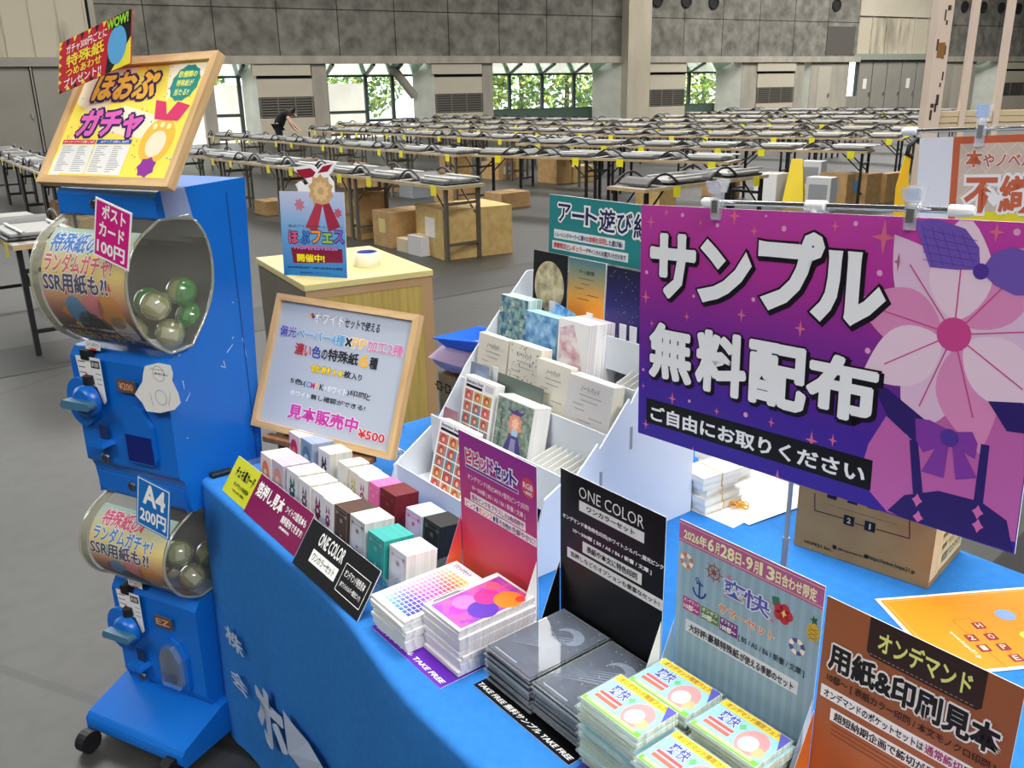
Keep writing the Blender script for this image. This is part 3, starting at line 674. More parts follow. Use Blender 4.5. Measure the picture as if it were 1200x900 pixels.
def clothtext(body, tl, br, w):
    P.v, P.f, P.m, P.smooth = [], [], [], []
    P.text(body, tl, br, PALEINK, w)
    b.add([(v.x, -0.014 - fold(v.x - 0.0, v.z) - 0.0025, v.z) for v in P.v], P.f, PALEINK)
clothtext('株', (266, 728), (288, 772), 0.02); clothtext('会', (273, 777), (294, 820), 0.02)
clothtext('ホ', (296, 786), (340, 900), 0.05)
clothtext('ー', (338, 882), (392, 905), 0.05)
tag(b.build('tablecloth', None, BX), 'bright blue cloth with pale printed characters draped over the booth table', 'tablecloth')

# ------------------------------------------------------------------ the two-storey capsule machine
MA = math.radians(117); A_ = Vector((math.sin(MA), math.cos(MA), 0)); B_ = Vector((-math.cos(MA), math.sin(MA), 0))
_m0 = at_z(105, 855, 0.03); M0 = Vector((_m0.x, _m0.y, 0)); MX = frame(M0, A_, B_, ZZ)
def ma(x, y, bb):
    q = on_plane(x, y, M0 + B_ * bb, B_) - M0; return q.dot(A_), q.z
A0, A1 = 0.015, 0.31
mach = thing('capsule_machine', 'tall blue two-tier capsule vending machine left of the blue clothed table', 'vending machine', MX)
MBLUE = BLUEP
def mpart(mb, name, parent=None, bev=0.0): return mb.build(name, parent or mach, MX, bev)
# base
mpart(MB().prism([(0, .03), (0, .065), (.012, .078), (.135, .115), (.40, .115), (.40, .03)], 'x', -0.005, 0.325, MBLUE), 'base', None, 0.012)
for x, y in ((.03, .0), (.29, .02), (.03, .36), (.29, .36)):
    c = mpart(MB().prism([(y - 0.028 + 0.028 * math.cos(k * math.pi / 8), 0.029 + 0.028 * math.sin(k * math.pi / 8)) for k in range(16)], 'x', x - 0.014, x + 0.014, DARK), 'caster')
# lower body: coin box, belly for the dome, neck
def storey(nm, zb, zt, zd0, zd1, zh, bb, back0, back1, head):
    """profile in (depth, z): coin box zb..zt, dome bite zd0..zd1, head zd1..zh"""
    f = bb
    pr = [(f + 0.004, zb), (f - 0.006, zb + 0.03), (f - 0.004, zt - 0.02), (f + 0.012, zt), (f + 0.06, zt + 0.004),
          (f + 0.085, zt + 0.015), (f + 0.145, zd0 + (zd1 - zd0) * 0.28), (f + 0.172, zd0 + (zd1 - zd0) * 0.5), (f + 0.172, zd1 - (zd1 - zd0) * 0.25), (f + 0.15, zd1 - 0.025), (f + 0.12, zd1), (f + 0.035 + head, zd1), (f + 0.035 + head, zh - 0.012), (f + 0.045 + head, zh), (back1, zh + 0.006), (back0, zb)]
    return pr[:5] + chaikin(pr[5:11]) + pr[11:]
lo = storey('lower', .112, .40, .40, .632, .70, .125, .36, .37, -0.02)
hi = storey('upper', .70, 1.0, 1.0, 1.295, 1.352, .13, .385, .43, 0.0)
mpart(MB().prism(lo, 'x', A0, A1 - 0.012, MBLUE), 'lower_body', None, 0.012)
# upper body with its under-step
hi2 = [(.15, .632), (.145, .645), (.14, .70), (.135, .715), (.124, .725)] + hi[1:-1] + [(.382, .632)]
upb = mpart(MB().prism(hi2, 'x', A0 - 0.004, A1, MBLUE), 'upper_body', None, 0.012)
DOMESHADE = mat('dome_interior_shade', (16, 22, 32), 0.6)  # added dark sheet; the dim inside of the dome is put into its colour
def dome(pr, zd0, zd1, bb, nm, rows, price, a0, a1, seed):
    zr = zd1 - zd0; f = bb
    k0 = 5; inner = pr[k0:len(pr) - 5]
    bul = [(f + 0.035, zd1 - 0.002), (f - 0.03, zd1 - 0.035 * zr / .29), (f - 0.062, zd1 - 0.085 * zr / .29), (f - 0.072, zd1 - 0.14 * zr / .29), (f - 0.06, zd1 - 0.195 * zr / .29), (f - 0.03, zd0 + 0.045 * zr / .29), (f + 0.02, zd0 + 0.012)]
    bul = chaikin(bul)
    off = lambda p: (p[0] - 0.004, p[1])
    loop = bul + [off(p) for p in inner]
    lin_ = MB().prism([(p[0] - 0.003, p[1]) for p in inner] + [(p[0] - 0.0012, p[1]) for p in inner[::-1]], 'x', a0 + 0.004, a1 - 0.004, DOMESHADE); mpart(lin_, 'dome_shade_backing')
    d = mpart(MB().prism(loop, 'x', a0 + 0.004, a1 + 0.002, CLEARB), nm)
    rim = MB().tube([(a1 + 0.001, p[0], p[1]) for p in loop], 0.0035, clear('dome_rim_plastic', (190, 190, 165), 0.4, 0.3), 6, None, True)
    mpart(rim, 'dome_rim', d)
    mpart(MB().tube([(a0 + 0.006, p[0], p[1]) for p in bul], 0.0035, clear('dome_rim_plastic'), 6), 'dome_rim', d)
    mpart(MB().prism(bul + [(p[0] + .0012, p[1]) for p in bul[::-1]], 'x', a0 + .006, a0 + (a1 - a0) * .1, clear('dome_edge_plastic', (176, 174, 146), .45, .1, .3)), 'dome_edge', d)
    # the printed poster bent along the inside of the clear front
    L = [0.0]; pts = [(p[0] + 0.007, p[1]) for p in bul[4:]]
    for i in range(len(pts) - 1): L.append(L[-1] + math.hypot(pts[i + 1][0] - pts[i][0], pts[i + 1][1] - pts[i][1]))
    H = L[-1]; wd_ = (a1 - a0) * 0.86
    P = Panel(ID); n = 24
    bg = grad('capsule_poster_' + nm, [(0, (70, 40, 52)), (0.22, (96, 60, 70)), (0.45, (214, 150, 120)), (0.7, (232, 208, 120)), (1, (170, 200, 190))], 'Z')
    P.poly([(0, 0), (wd_, 0), (wd_, H), (0, H)], bg, 0.5, False)
    R_ = random.Random(seed)
    cl = [ink(226, 70, 70), ink(240, 214, 60), ink(110, 60, 120), ink(90, 180, 120), ink(240, 150, 60), ink(230, 120, 160)]
    for i in range(26):
        cx, cz = R_.uniform(.04, wd_ - .04), R_.uniform(.24, .88) * H; r = R_.uniform(.008, .02)
        P.poly([(cx + r * math.cos(k * 2.1 + i), cz + r * math.sin(k * 2.1 + i)) for k in range(3)], cl[i % 6], 0.8, False)
    for cx, cz, r, c in ((.09, .40, .035, ink(92, 150, 196)), (.15, .46, .032, ink(226, 132, 138)), (.2, .42, .042, ink(222, 150, 76)), (.21, .27, .038, ink(222, 216, 210)), (.12, .25, .05, ink(52, 44, 52))):
        P.disc((cx * wd_ / .26, cz * H), r * wd_ / .26 * 0.9, c, 1.2, False, 24, r * H / .31)
    for (body, x0, x1, z0, z1, m, o) in rows: P.text(body, (x0 * wd_, z1 * H), (x1 * wd_, z0 * H), m, 0.03, 2.4, False, [(0.05, o)])
    out = MB()
    # cut every shape at the bend levels so that it can follow the curve
    me = bpy.data.meshes.new('flat'); me.from_pydata(P.v, [], P.f); me.polygons.foreach_set('material_index', P.m); bm = bmesh.new(); bm.from_mesh(me); bpy.data.meshes.remove(me)
    for q in L[1:-1]: bmesh.ops.bisect_plane(bm, geom=bm.verts[:] + bm.edges[:] + bm.faces[:], plane_co=(0, 0, H - q), plane_no=(0, 0, 1), dist=1e-7)
    bm.verts.index_update(); P.v = [v.co.copy() for v in bm.verts]; P.f = [tuple(v.index for v in f.verts) for f in bm.faces]; P.m = [f.material_index for f in bm.faces]; P.smooth = [False] * len(P.f); bm.free()
    def bend(v):
        s_ = H - min(max(v.z, 0), H); k = max(i for i in range(len(L)) if L[i] <= s_ + 1e-9); k = min(k, len(L) - 2); q = (s_ - L[k]) / (L[k + 1] - L[k])
        bx = pts[k][0] * (1 - q) + pts[k + 1][0] * q; bz = pts[k][1] * (1 - q) + pts[k + 1][1] * q
        return (a0 + (a1 - a0) * 0.1 + v.x, bx + v.y * 0.9, bz)
    out.mats = P.mats; out.v = [Vector(bend(v)) for v in P.v]; out.f = P.f; out.m = P.m; out.smooth = P.smooth
    mpart(out, 'printed_poster')
    return d
WH = ink(240, 240, 238); RD = ink(206, 48, 62); BLT = ink(40, 120, 200); NV = ink(56, 46, 92); YL = ink(236, 202, 60); PKT = ink(226, 92, 140)
dome(hi, 1.0, 1.295, .13, 'upper_dome', [('特殊紙の', .05, .62, .80, .96, BLT, WH), ('ランダムガチャ!', .03, .85, .66, .80, ink(214, 90, 100), WH), ('SSR用紙も?!', .02, .8, .53, .67, NV, WH), ('イラストレーターの特殊紙コレクション', .1, .95, .235, .265, WH, RD), ('ほおぷガチャ', .06, .97, .09, .22, YL, ink(60, 40, 40))], None, A0, A1, 4)
dome(lo, .40, .632, .125, 'lower_dome', [('特殊紙の', .1, .62, .80, .96, ink(214, 70, 120), WH), ('ランダムガチャ!', .05, .85, .66, .80, BLT, WH), ('SSR用紙も?!', .02, .82, .53, .67, NV, WH), ('イラストレーターの特殊紙コレクション', .1, .95, .235, .265, WH, ink(60, 60, 90)), ('ほおぷガチャ', .06, .97, .09, .22, YL, ink(60, 50, 90))], None, A0, A1 - 0.014, 9)
# coin plates, cranks, chutes, plates and locks
def coin_side(zo, bb, upper):
    A0 = 0.015 + .017
    def mb(): return MB()
    a = A0
    # instruction plate
    P = Panel(MX @ Matrix.Translation((a + 0.012, bb - 0.0085, zo))); PW_ = ink(222, 222, 222)
    P.poly([(0.0, .275), (0.08, .275), (.08, .175), (.07, .165), (.055, .205), (.02, .205), (.008, .185)], PW_, 1, False)
    for i in range(4): P.line((.006, .262 - i * .013), (.028, .262 - i * .013), .0022, ink(90, 90, 90), 2, False)
    P.rect((.048, .268), (.076, .250), ink(40, 40, 44), 2, False); P.text('¥100', (.051, .265), (.073, .253), ink(210, 210, 210), .02, 3, False)
    for i in range(3): P.line((.06, .238 - i * .012), (.076, .236 - i * .012), .002, ink(110, 110, 110), 2, False)
    P.line((.012, .215), (.03, .236), .004, ink(206, 40, 40), 2, False)
    o = P.build('instruction_plate', mach)
    # raised plate and crank
    mpart(MB().prism([(0.046 + .044 * math.cos(t_ * math.pi / 10), zo + .165 + .058 * math.sin(t_ * math.pi / 10)) for t_ in range(20)], 'y', bb - 0.018, bb, MBLUE), 'crank_plate', None, 0.004)
    kx = A0 + 0.048
    Xk = MX @ Matrix.Translation((kx, bb - 0.018, zo + .175)) @ Matrix.Rotation(math.pi / 2, 4, 'X')
    mb_ = MB().lathe([(.038, 0), (.036, .016), (.028, .022)], MBLUE, 20); kn = mb_.build('crank', mach, Xk)
    h = MB().prism([(-.048, -.006), (-.044, -.013), (.044, -.009), (.05, .0), (.044, .008), (-.04, .008)], 'z', .02, .042, mat('worn_crank_handle', (66, 112, 140), 0.4)); h.build('crank_handle', kn, Xk, 0.003)
    mpart(MB().lathe([(.013, 0), (.012, .02)], DARK, 12, Matrix.Translation((A0 + .05, bb - .014, zo + .212))), 'coin_slot_cap')
    mpart(MB().box(A0 + .033, A0 + .058, bb - .012, bb + .01, zo + .268, zo + .29, DARK), 'coin_slot')
    # return tray
    mpart(MB().box(A0 + .05, A0 + .075, bb - .0095, bb - .006, zo + .075, zo + .112, mat('return_hole', (10, 40, 84), 0.7)), 'return_hole')
    mpart(MB().prism([(A0 + .03, zo + .066), (A0 + .088, zo + .066), (A0 + .08, zo + .078), (A0 + .04, zo + .078)], 'y', bb - .035, bb, MBLUE), 'return_tray', None, 0.003)
    mpart(MB().lathe([(.012, 0), (.012, .006), (.006, .007)], mat('lock_steel', (92, 100, 110), 0.3, 0.8), 14, MX.inverted() @ MX @ Matrix.Translation((A0 + .055, bb - .006, zo + .03)) @ Matrix.Rotation(math.pi / 2, 4, 'X')), 'lock')
    # small amber plate and chute door
    P = Panel(MX @ Matrix.Translation((A0 + .135, bb - 0.009, zo + .205))); P.slab(0, .055, 0, .028, .004, ink(96, 74, 60)); P.text('¥200' if upper else 'EZ', (.006, .023), (.05, .006), ink(206, 150, 120), .02, 2, False); P.build('amber_plate', mach)
    dc = [(A0 + .135, zo + .035), (A0 + .215, zo + .035), (A0 + .222, zo + .05), (A0 + .222, zo + .13), (A0 + .2, zo + .168), (A0 + .178, zo + .175), (A0 + .155, zo + .168), (A0 + .135, zo + .13)]
    mpart(MB().prism(dc, 'y', bb - .010, bb, MBLUE), 'chute_surround', None, 0.003)
    if upper:
        mpart(MB().box(A0 + .137, A0 + .218, bb - .0125, bb - .010, zo + .04, zo + .105, mat('dark_blue_chute', (14, 30, 110), 0.3)), 'chute_flap', None, 0.002)
    else:
        mpart(MB().prism([(A0 + .145, zo + .045), (A0 + .205, zo + .045), (A0 + .212, zo + .06), (A0 + .212, zo + .125), (A0 + .19, zo + .16), (A0 + .165, zo + .16), (A0 + .148, zo + .13)], 'y', bb - .024, bb - .010, clear('chute_clear_plastic', (150, 170, 190), 0.45, 0.3)), 'chute_flap', None, 0.004)
    # coin arrow sticker on top of the box
    X2 = MX @ frame(Vector((A0 + .03, bb + .012, zo + .3025)), Vector((1, 0, 0)), Vector((0, -.35, -1)).normalized(), Vector((0, 1, -.35)).normalized())
coin_side(.712, .124, True); coin_side(.112, .119, False)
P = Panel(MX @ Matrix.Translation((A0 + .035, .125, .99))); P.poly([(.022, .012), (.07, .012), (.07, .03), (.05, .034), (.022, .03)], WH, 1, False); P.poly([(.03, .016), (.062, .016), (.046, .010)], RD, 2, False); P.text('コインはココ', (.026, .028), (.066, .019), ink(60, 60, 60), .01, 2, False); P.build('arrow_sticker', mach)
P = Panel(MX @ Matrix.Translation((A0 + .045, .12, .388))); P.poly([(.022, .012), (.07, .012), (.07, .03), (.05, .034), (.022, .03)], WH, 1, False); P.poly([(.03, .016), (.062, .016), (.046, .010)], RD, 2, False); P.text('コインはココ', (.026, .028), (.066, .019), ink(60, 60, 60), .01, 2, False); P.build('arrow_sticker', mach)
for z_, b_ in ((1.322, .163), (.668, .140)):
    mpart(MB().lathe([(.011, 0), (.011, .004), (.006, .005)], mat('lock_steel', (92, 100, 110), 0.3, 0.8), 14, Matrix.Translation((A0 + .115, b_, z_)) @ Matrix.Rotation(math.pi / 2, 4, 'X')), 'lock')
# side seam, white speech-bubble cutout, tape
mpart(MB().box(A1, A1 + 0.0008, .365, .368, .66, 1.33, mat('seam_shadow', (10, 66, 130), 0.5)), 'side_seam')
cut = [(158, 462), (167, 447), (168, 437), (170, 429), (186, 425), (200, 428), (203, 437), (202, 446), (209, 460), (212, 472), (205, 480), (188, 484), (172, 482), (167, 472)]
P = Panel(MX @ Matrix.Translation((0, .106, 0))); P.poly(cut, ink(226, 226, 222), 1)
P.text('ここから', (176, 431), (192, 435), ink(70, 70, 70), .0, 2); P.text('まわる♪', (181, 436), (197, 441), ink(70, 70, 70), .0, 2)
P.ring((186, 438), .0165, .0175, [ink(120, 120, 118)], 20, 2); P.ring((189, 466), .016, .0172, [ink(120, 120, 118)], 18, 2); P.line((176, 460), (180, 476), .001, ink(120, 120, 118), 2); P.line((200, 460), (198, 476), .001, ink(120, 120, 118), 2)
o = P.build('white_cutout_sticker', mach)
def mside(x, y):
    q = on_plane(x, y, M0 + A_ * A1, A_) - M0; return q.dot(B_), q.z
b = MB(); CHIP = ink(196, 208, 220)
for (p, q) in (((266, 413), (273, 403)), ((259, 429), (265, 431)), ((262, 423), (264, 431)), ((272, 397), (274, 394)), ((284, 396), (289, 418)), ((272, 354), (274, 355)), ((214, 446), (216, 456)), ((218, 470), (223, 460)), ((209, 415), (211, 417)), ((219, 513), (221, 514))):
    (y0, z0), (y1, z1) = mside(*p), mside(*q); d = Vector((y1 - y0, z1 - z0)); n_ = Vector((-d.y, d.x)).normalized() * .0011
    b.prism([(y0 - n_.x, z0 - n_.y), (y1 - n_.x * .4, z1 - n_.y * .4), (y1 + n_.x * .4, z1 + n_.y * .4), (y0 + n_.x, z0 + n_.y)], 'x', A1 + .0002, A1 + .0006, CHIP)
tag(mpart(b, 'paint_scuffs'), 'pale scratches and chips in the blue paint', None, None, 'stuff')
TP = MX @ frame(Vector((A1 + 0.0015, .20, 1.295)), Vector((0, 1, 0)), Vector((-1, 0, 0)), Vector((0, 0, 1)))
P = Panel(TP); P.poly([(-0.015, 0.0), (.06, -.012), (.045, .062), (-.02, .06)], TAPE, 1, False); P.build('clear_tape', mach)
# price cards taped over the domes
def skew(bl, br, tl, bb):
    q = [on_plane(p[0], p[1], M0 + B_ * bb, B_) for p in (bl, br, tl)]
    ex = (q[1] - q[0]); ez = (q[2] - q[0]); w, h = ex.length, ez.length; ex.normalize(); ez.normalize()
    return frame(q[0], ex, ez.cross(ex).normalized(), ez), w, h
X, w, h = skew((110, 307), (150, 309), (130, 252), .048)
P = Panel(X); MG = ink(206, 28, 128); P.slab(0, w, 0, h, .0012, WH); P.rect((.004, h - .004), (w - .004, .004), MG, 1, False); P.rect((.002, h - .002), (w - .002, h - .0022), WH, 2, False)
for i, (tx, x0, x1) in enumerate((('ポスト', .2, .86), ('カード', .14, .84), ('100円', .1, .88))): P.text(tx, (x0 * w, h * (.95 - .31 * i)), (x1 * w, h * (.70 - .31 * i)), WH, .03, 2, False)
tag(P.build('price_card', mach), 'magenta 100 yen postcard price card')
X, w, h = skew((160, 617), (198, 629), (171, 567), .042)
P = Panel(X); CB = ink(20, 112, 190); P.slab(0, w, 0, h, .0012, CB); P.rect((.003, h - .003), (w - .003, .003), WH, 1, False); P.rect((.0055, h - .0055), (w - .0055, .0055), CB, 1.6, False)
P.text('A4', (.2 * w, .92 * h), (.86 * w, .5 * h), WH, .035, 2.4, False); P.text('200円', (.12 * w, .42 * h), (.9 * w, .12 * h), WH, .03, 2.4, False)
tag(P.build('price_card', mach), 'blue A4 200 yen price card')
# capsules behind the clear domes
CG = [clear('capsule_green', (60, 170, 60), 0.6, 0.4), clear('capsule_clear_yellow', (220, 220, 150), 0.35, 0.4), clear('capsule_dark_red', (130, 50, 46), 0.6, 0.4), clear('capsule_dark_green', (40, 110, 60), 0.65, 0.4)]
def capsule(a, bq, z, m, label, r=.033):
    X = MX @ Matrix.Translation((a, bq, z)); t = thing('toy_capsule', label, 'capsule', X, 'toy capsules in the machine')
    h_ = [(r * math.cos(i * math.pi / 12), r * math.sin(i * math.pi / 12)) for i in range(7)]
    R_ = Matrix.Rotation(a * 40, 4, 'X') @ Matrix.Rotation(bq * 30, 4, 'Y')
    MB().lathe([(max(x, .0005), z_) for x, z_ in h_], m, 20, R_).build('upper_shell', t, X)
    MB().lathe([(max(x, .0005), -z_) for x, z_ in h_], CG[1], 20, R_).build('lower_shell', t, X)
    MB().box(-.018, .018, -.012, .012, -.004, .004, ink(220, 222, 214), R_).build('paper_slip', t, X)
i = 0
for (a, bq, z, c, l) in ((.25, .18, 1.105, 1, 'clear yellowish capsule on top of the pile in the upper dome'), (.262, .245, 1.125, 0, 'bright green capsule at the back of the upper dome'), (.19, .215, 1.10, 0, 'green capsule behind the clear one in the upper dome'), (.265, .195, 1.04, 3, 'dark green capsule low in the upper dome near its side'), (.26, .262, 1.062, 0, 'green capsule low at the back of the upper dome'), (.19, .165, 1.045, 2, 'dark red capsule low at the front of the upper dome'), (.12, .2, 1.05, 3, 'dark capsule behind the poster in the upper dome'),
      (.23, .16, .505, 0, 'bright green capsule on top in the lower dome'), (.245, .175, .435, 2, 'dark red capsule low in the lower dome near its side'), (.17, .185, .44, 2, 'reddish capsule in the middle of the lower dome'), (.245, .235, .468, 3, 'dark green capsule at the back of the lower dome'), (.10, .18, .44, 3, 'dark capsule behind the poster in the lower dome')):
    capsule(a, bq, z, CG[c], l)

# ------------------------------------------------------------------ the yellow framed poster leaning on the machine's head, and the red sign clipped to it
def framed(nm, label, X, w, h, rail, face, cat):
    """X: lower left corner of the frame, x right, z up the board, y into it"""
    t = thing(nm, label, cat, X)
    P = Panel(X); P.slab(rail * 0.6, w - rail * 0.6, rail * 0.6, h - rail * 0.6, .006, face)
    return t, P
def rails(t, X, w, h, rail, d=.018):
    MB().prism([(0, 0), (w, 0), (w - rail, rail), (rail, rail)], 'y', -d * .5, d * .6, OAKH).build('bottom_rail', t, X, .0015)
    MB().prism([(0, h), (rail, h - rail), (w - rail, h - rail), (w, h)], 'y', -d * .5, d * .6, OAKH).build('top_rail', t, X, .0015)
    MB().prism([(0, 0), (rail, rail), (rail, h - rail), (0, h)], 'y', -d * .5, d * .6, OAK).build('side_rail', t, X, .0015)
    MB().prism([(w, 0), (w, h), (w - rail, h - rail), (w - rail, rail)], 'y', -d * .5, d * .6, OAK).build('side_rail', t, X, .0015)
def pose(u, v, z, yaw, lean, roll):
    yaw, lean, roll = map(math.radians, (yaw, lean, roll))
    ex = UU * math.cos(yaw) + VV * math.sin(yaw); ey = -UU * math.sin(yaw) + VV * math.cos(yaw); ez = ZZ * math.cos(lean) + ey * math.sin(lean)
    ex2 = ex * math.cos(roll) + ez * math.sin(roll); ez2 = -ex * math.sin(roll) + ez * math.cos(roll)
    return frame(W(u, v, z), ex2, ez2.cross(ex2), ez2)
X = pose(-.296, -.164, 1.3585, 19.1, 33.6, 1.1)
t, P = framed('framed_poster', 'yellow capsule game poster in a pale oak frame on top of the blue machine', X, .45, .304, .02, ink(240, 222, 90), 'poster')
CR = ink(238, 230, 200); PU = ink(52, 30, 96); PKB = ink(214, 100, 178)
P.poly([(.02, .2), (.02, .284), (.2, .284), (.12, .16)], CR, .8, False); P.poly([(.3, .284), (.43, .284), (.43, .26), (.33, .2)], CR, .8, False); P.poly([(.2, .19), (.34, .16), (.3, .11), (.14, .13)], CR, .8, False); P.poly([(.02, .06), (.08, .14), (.06, .02), (.02, .02)], CR, .8, False)
R_ = random.Random(2)
for i in range(70):
    cx, cz = R_.uniform(.025, .42), R_.uniform(.025, .28); P.disc((cx, cz), .0022, [ink(226, 80, 70), ink(90, 180, 90), ink(80, 120, 210), ink(240, 150, 50)][i % 4], .9, False, 6)
P.text('ほおぷ', (106, 119), (192, 82), ink(238, 190, 66), .05, 2, True, [(.09, PU)]); P.text('ガチャ', (87, 162), (174, 126), PKB, .05, 2, True, [(.09, PU)])
TEAL = ink(34, 136, 130)
c = P.loc((217, 97)); P.spiky(c, .044, TEAL, 12, .93, 1.2, 1.0)
for k, (tx) in enumerate(('数種類の', '特殊紙が', '当たる!!')): P.text(tx, (c[0] - .028 + k * .003, c[1] + .028 - k * .021), (c[0] + .03 - k * .003, c[1] + .012 - k * .021), ink(226, 236, 120), .02, 2.5, False)
P.rect((.028, .108), (.148, .098), ink(206, 44, 60), 1.5, False); P.rect((.152, .108), (.272, .098), ink(30, 80, 170), 1.5, False)
P.text('ポストカードサイズ 20枚入 100円', (.034, .1065), (.144, .0995), WH, .01, 2, False); P.text('A4サイズ 20枚入 200円', (.166, .1065), (.262, .0995), WH, .01, 2, False)
for x0, x1 in ((.028, .148), (.152, .272)):
    P.rect((x0, .096), (x1, .026), ink(232, 232, 228), 1.5, False)
    for k in range(13):
        for q in range(2): P.line((x0 + .008 + q * .058, .092 - k * .0049), (x0 + .008 + q * .058 + R_.uniform(.018, .046), .092 - k * .0049), .0012, ink(120, 120, 124), 2, False)
# plain shapes in the drawing's colours at the right: ribbon, golden round, violet frill
P.poly([(.318, .155), (.30, .2), (.335, .195), (.352, .165), (.372, .195), (.415, .185), (.395, .15), (.352, .152)], ink(206, 56, 104), 2, False)
P.disc((.352, .105), .052, ink(232, 184, 70), 1.4, False, 26, .052); P.disc((.352, .098), .03, ink(244, 220, 190), 1.8, False, 22); P.spiky((.35, .045), .03, ink(140, 50, 150), 7, .8, 1.9, .8)
for k in range(3): P.disc((.33 + .022 * k, .142 - .004 * (k != 1)), .007, ink(250, 232, 170), 2.2, False, 10)
P.build('printed_sheet', t); rails(t, X, .45, .304, .018)
MB().box(.19, .26, .012, .016, .1, .26, OAK).build('back_strut', t, X)
X = pose(-.272, -.098, 1.546, 15.6, 18.2, 12.5)
P = Panel(X); w, h = .27, .112; RED = ink(190, 24, 44)
P.slab(0, w, 0, h, .002, RED)
yt = ink(236, 222, 60)
for k in range(7): P.poly([(.0 + k * .028, h), (.014 + k * .028, h), (.004 + k * .028, h - .012 - .006 * (k % 2))], yt if k % 2 == 0 else BLACK, 1, False)
for k in range(6): P.poly([(0, h * k / 6), (0, h * (k + .6) / 6), (.012, h * (k + .2) / 6)], yt, 1, False); P.poly([(k * .03, 0), (k * .03 + .016, 0), (k * .03 + .004, .012)], yt if k % 2 else BLACK, 1, False)
P.poly([(.18, 0), (w, 0), (w, h), (.215, h), (.19, .05)], BLACK, 1, False); P.poly([(.2, 0), (w, 0), (w, h * .5), (.24, .03)], yt, 1.3, False)
P.disc((.222, .05), .034, ink(88, 164, 216), 2, False, 24, .04)
P.text('ガチャ300円ごとに', (.03, h - .014), (.185, h - .034), WH, .012, 2, False); P.text('特殊紙', (.03, h - .036), (.175, h - .064), yt, .02, 2, False)
P.text('つめあわせ', (.03, h - .066), (.165, h - .084), yt, .012, 2, False); P.text('プレゼント!!', (.022, h - .087), (.165, h - .106), WH, .012, 2, False)
P.text('WOW!', (.185, h - .002), (.262, h - .024), ink(150, 214, 50), .04, 2.4, False, [(.05, BLACK)])
tag(P.build('red_sign'), 'small red and yellow WOW prize sign fixed at the top left of the yellow poster', 'sign')

# ------------------------------------------------------------------ grey framed notice on its easel
X = pose(-.05, .162, .775, 22.4, 22.8, -1.2); w, h = .424, .327
t, P = framed('framed_notice', 'grey price notice in a pale oak frame on an easel behind the card decks', X, w, h, .016, ink(176, 184, 198), 'notice board')
K_ = ink(34, 34, 38)
def segs(P, tl, br, parts, wgt=.02, lay=2, px=True, outm=None):
    if px: tl, br = P.loc(tl), P.loc(br)
    n = sum(len(p[0]) * p[2] for p in parts); x = min(tl[0], br[0]); W_ = abs(br[0] - tl[0]); z0, z1 = min(tl[1], br[1]), max(tl[1], br[1])
    for tx, m, s_ in parts:
        ww = W_ * len(tx) * s_ / n
        P.text(tx, (x + .0005, z0 + (z1 - z0) * min(1, .55 + .45 * s_)), (x + ww - .001, z0), m, wgt, lay, False, [(.035, outm)] if outm else None); x += ww
PW2 = ink(232, 232, 236)
segs(P, (370, 366), (445, 391), [('ホワイト', PW2, 1.2), ('セット', K_, .8), ('で使える', K_, .75)], .02)
P.text('ホワイト', (370, 366.5), (402, 382), ink(240, 240, 244), .02, 2, True, [(.04, K_)])
for q, (dx, cc) in enumerate(((0, ink(230, 180, 50)), (.008, ink(60, 60, 160)), (.004, ink(200, 60, 70)))): c = P.loc((366, 371)); P.disc((c[0] + dx - .004, c[1] + (.004 if q == 2 else 0)), .0045, cc, 2, False, 10)
segs(P, (330, 380), (472, 419), [('偏光', ink(70, 70, 170), 1), ('ペーパー4種', ink(90, 160, 205), .92), ('×', K_, .8), ('PP', ink(232, 186, 110), .8), ('加工2種', ink(206, 120, 170), .95)], .025, 2, True, PW2)
segs(P, (347, 401), (442, 434), [('濃', ink(170, 50, 60), 1.1), ('い', ink(200, 60, 70), .8), ('色', ink(60, 70, 150), 1.1), ('の', K_, .7), ('特殊紙', K_, 1.1), ('6', ink(232, 176, 60), 1.1), ('種', K_, .9)], .03)
segs(P, (365, 426), (424, 447), [('合計14', ink(240, 206, 40), 1.1), ('枚', K_, 1), ('入り', K_, .7)], .03, 2.2, True)
P.text('合計14', (365, 426), (401, 443), ink(240, 206, 40), .03, 2.6, True, [(.03, K_)])
segs(P, (341, 442), (434, 470), [('5色(', K_, 1), ('C', ink(40, 140, 210), .8), ('M', ink(210, 50, 120), .8), ('Y', ink(236, 200, 50), .8), ('K', K_, .8), ('+ホワイト', PW2, .8), (')印刷', K_, 1.1), ('と', K_, .8)], .02)
segs(P, (341, 456), (428, 482), [('ホワイト', PW2, .8), ('無し確認', K_, 1), ('ができる!', K_, .85)], .02)
P.text('見本販売中', (340, 472), (418, 509), ink(196, 60, 160), .04, 2, True, [(.04, PW2)]); P.text('¥500', (421, 502), (450, 520), ink(206, 40, 50), .025, 2, True, [(.04, PW2)])
P.build('printed_sheet', t); rails(t, X, w, h, .0155)
eas = thing('table_easel', 'brown wooden table easel holding up the grey notice', 'easel', rot_frame(.15, .3, T))
BR_ = noisy('brown_wood', (122, 84, 54), (140, 98, 64), 6, .5, 4, (10, 10, 1))
yawG = math.radians(22.4); EX = frame(X @ Vector((w / 2, .012, 0)), UU * math.cos(yawG) + VV * math.sin(yawG), -UU * math.sin(yawG) + VV * math.cos(yawG), ZZ)
zf = T - .775
for sx in (-.13, .13): MB().tube([(sx, -.0 + zf * .42 * 1, zf + .002), (sx * .5, .10, .20)], .009, BR_, 6).build('leg', eas, EX)
MB().tube([(0, .30, zf + .006), (0, .125, .24)], .008, mat('grey_metal_leg', (120, 120, 118), .35, .7), 6).build('leg', eas, EX)
MB().box(-.16, .16, -.034, -.004, -.016, -.002, BR_).build('ledge', eas, EX, .002)

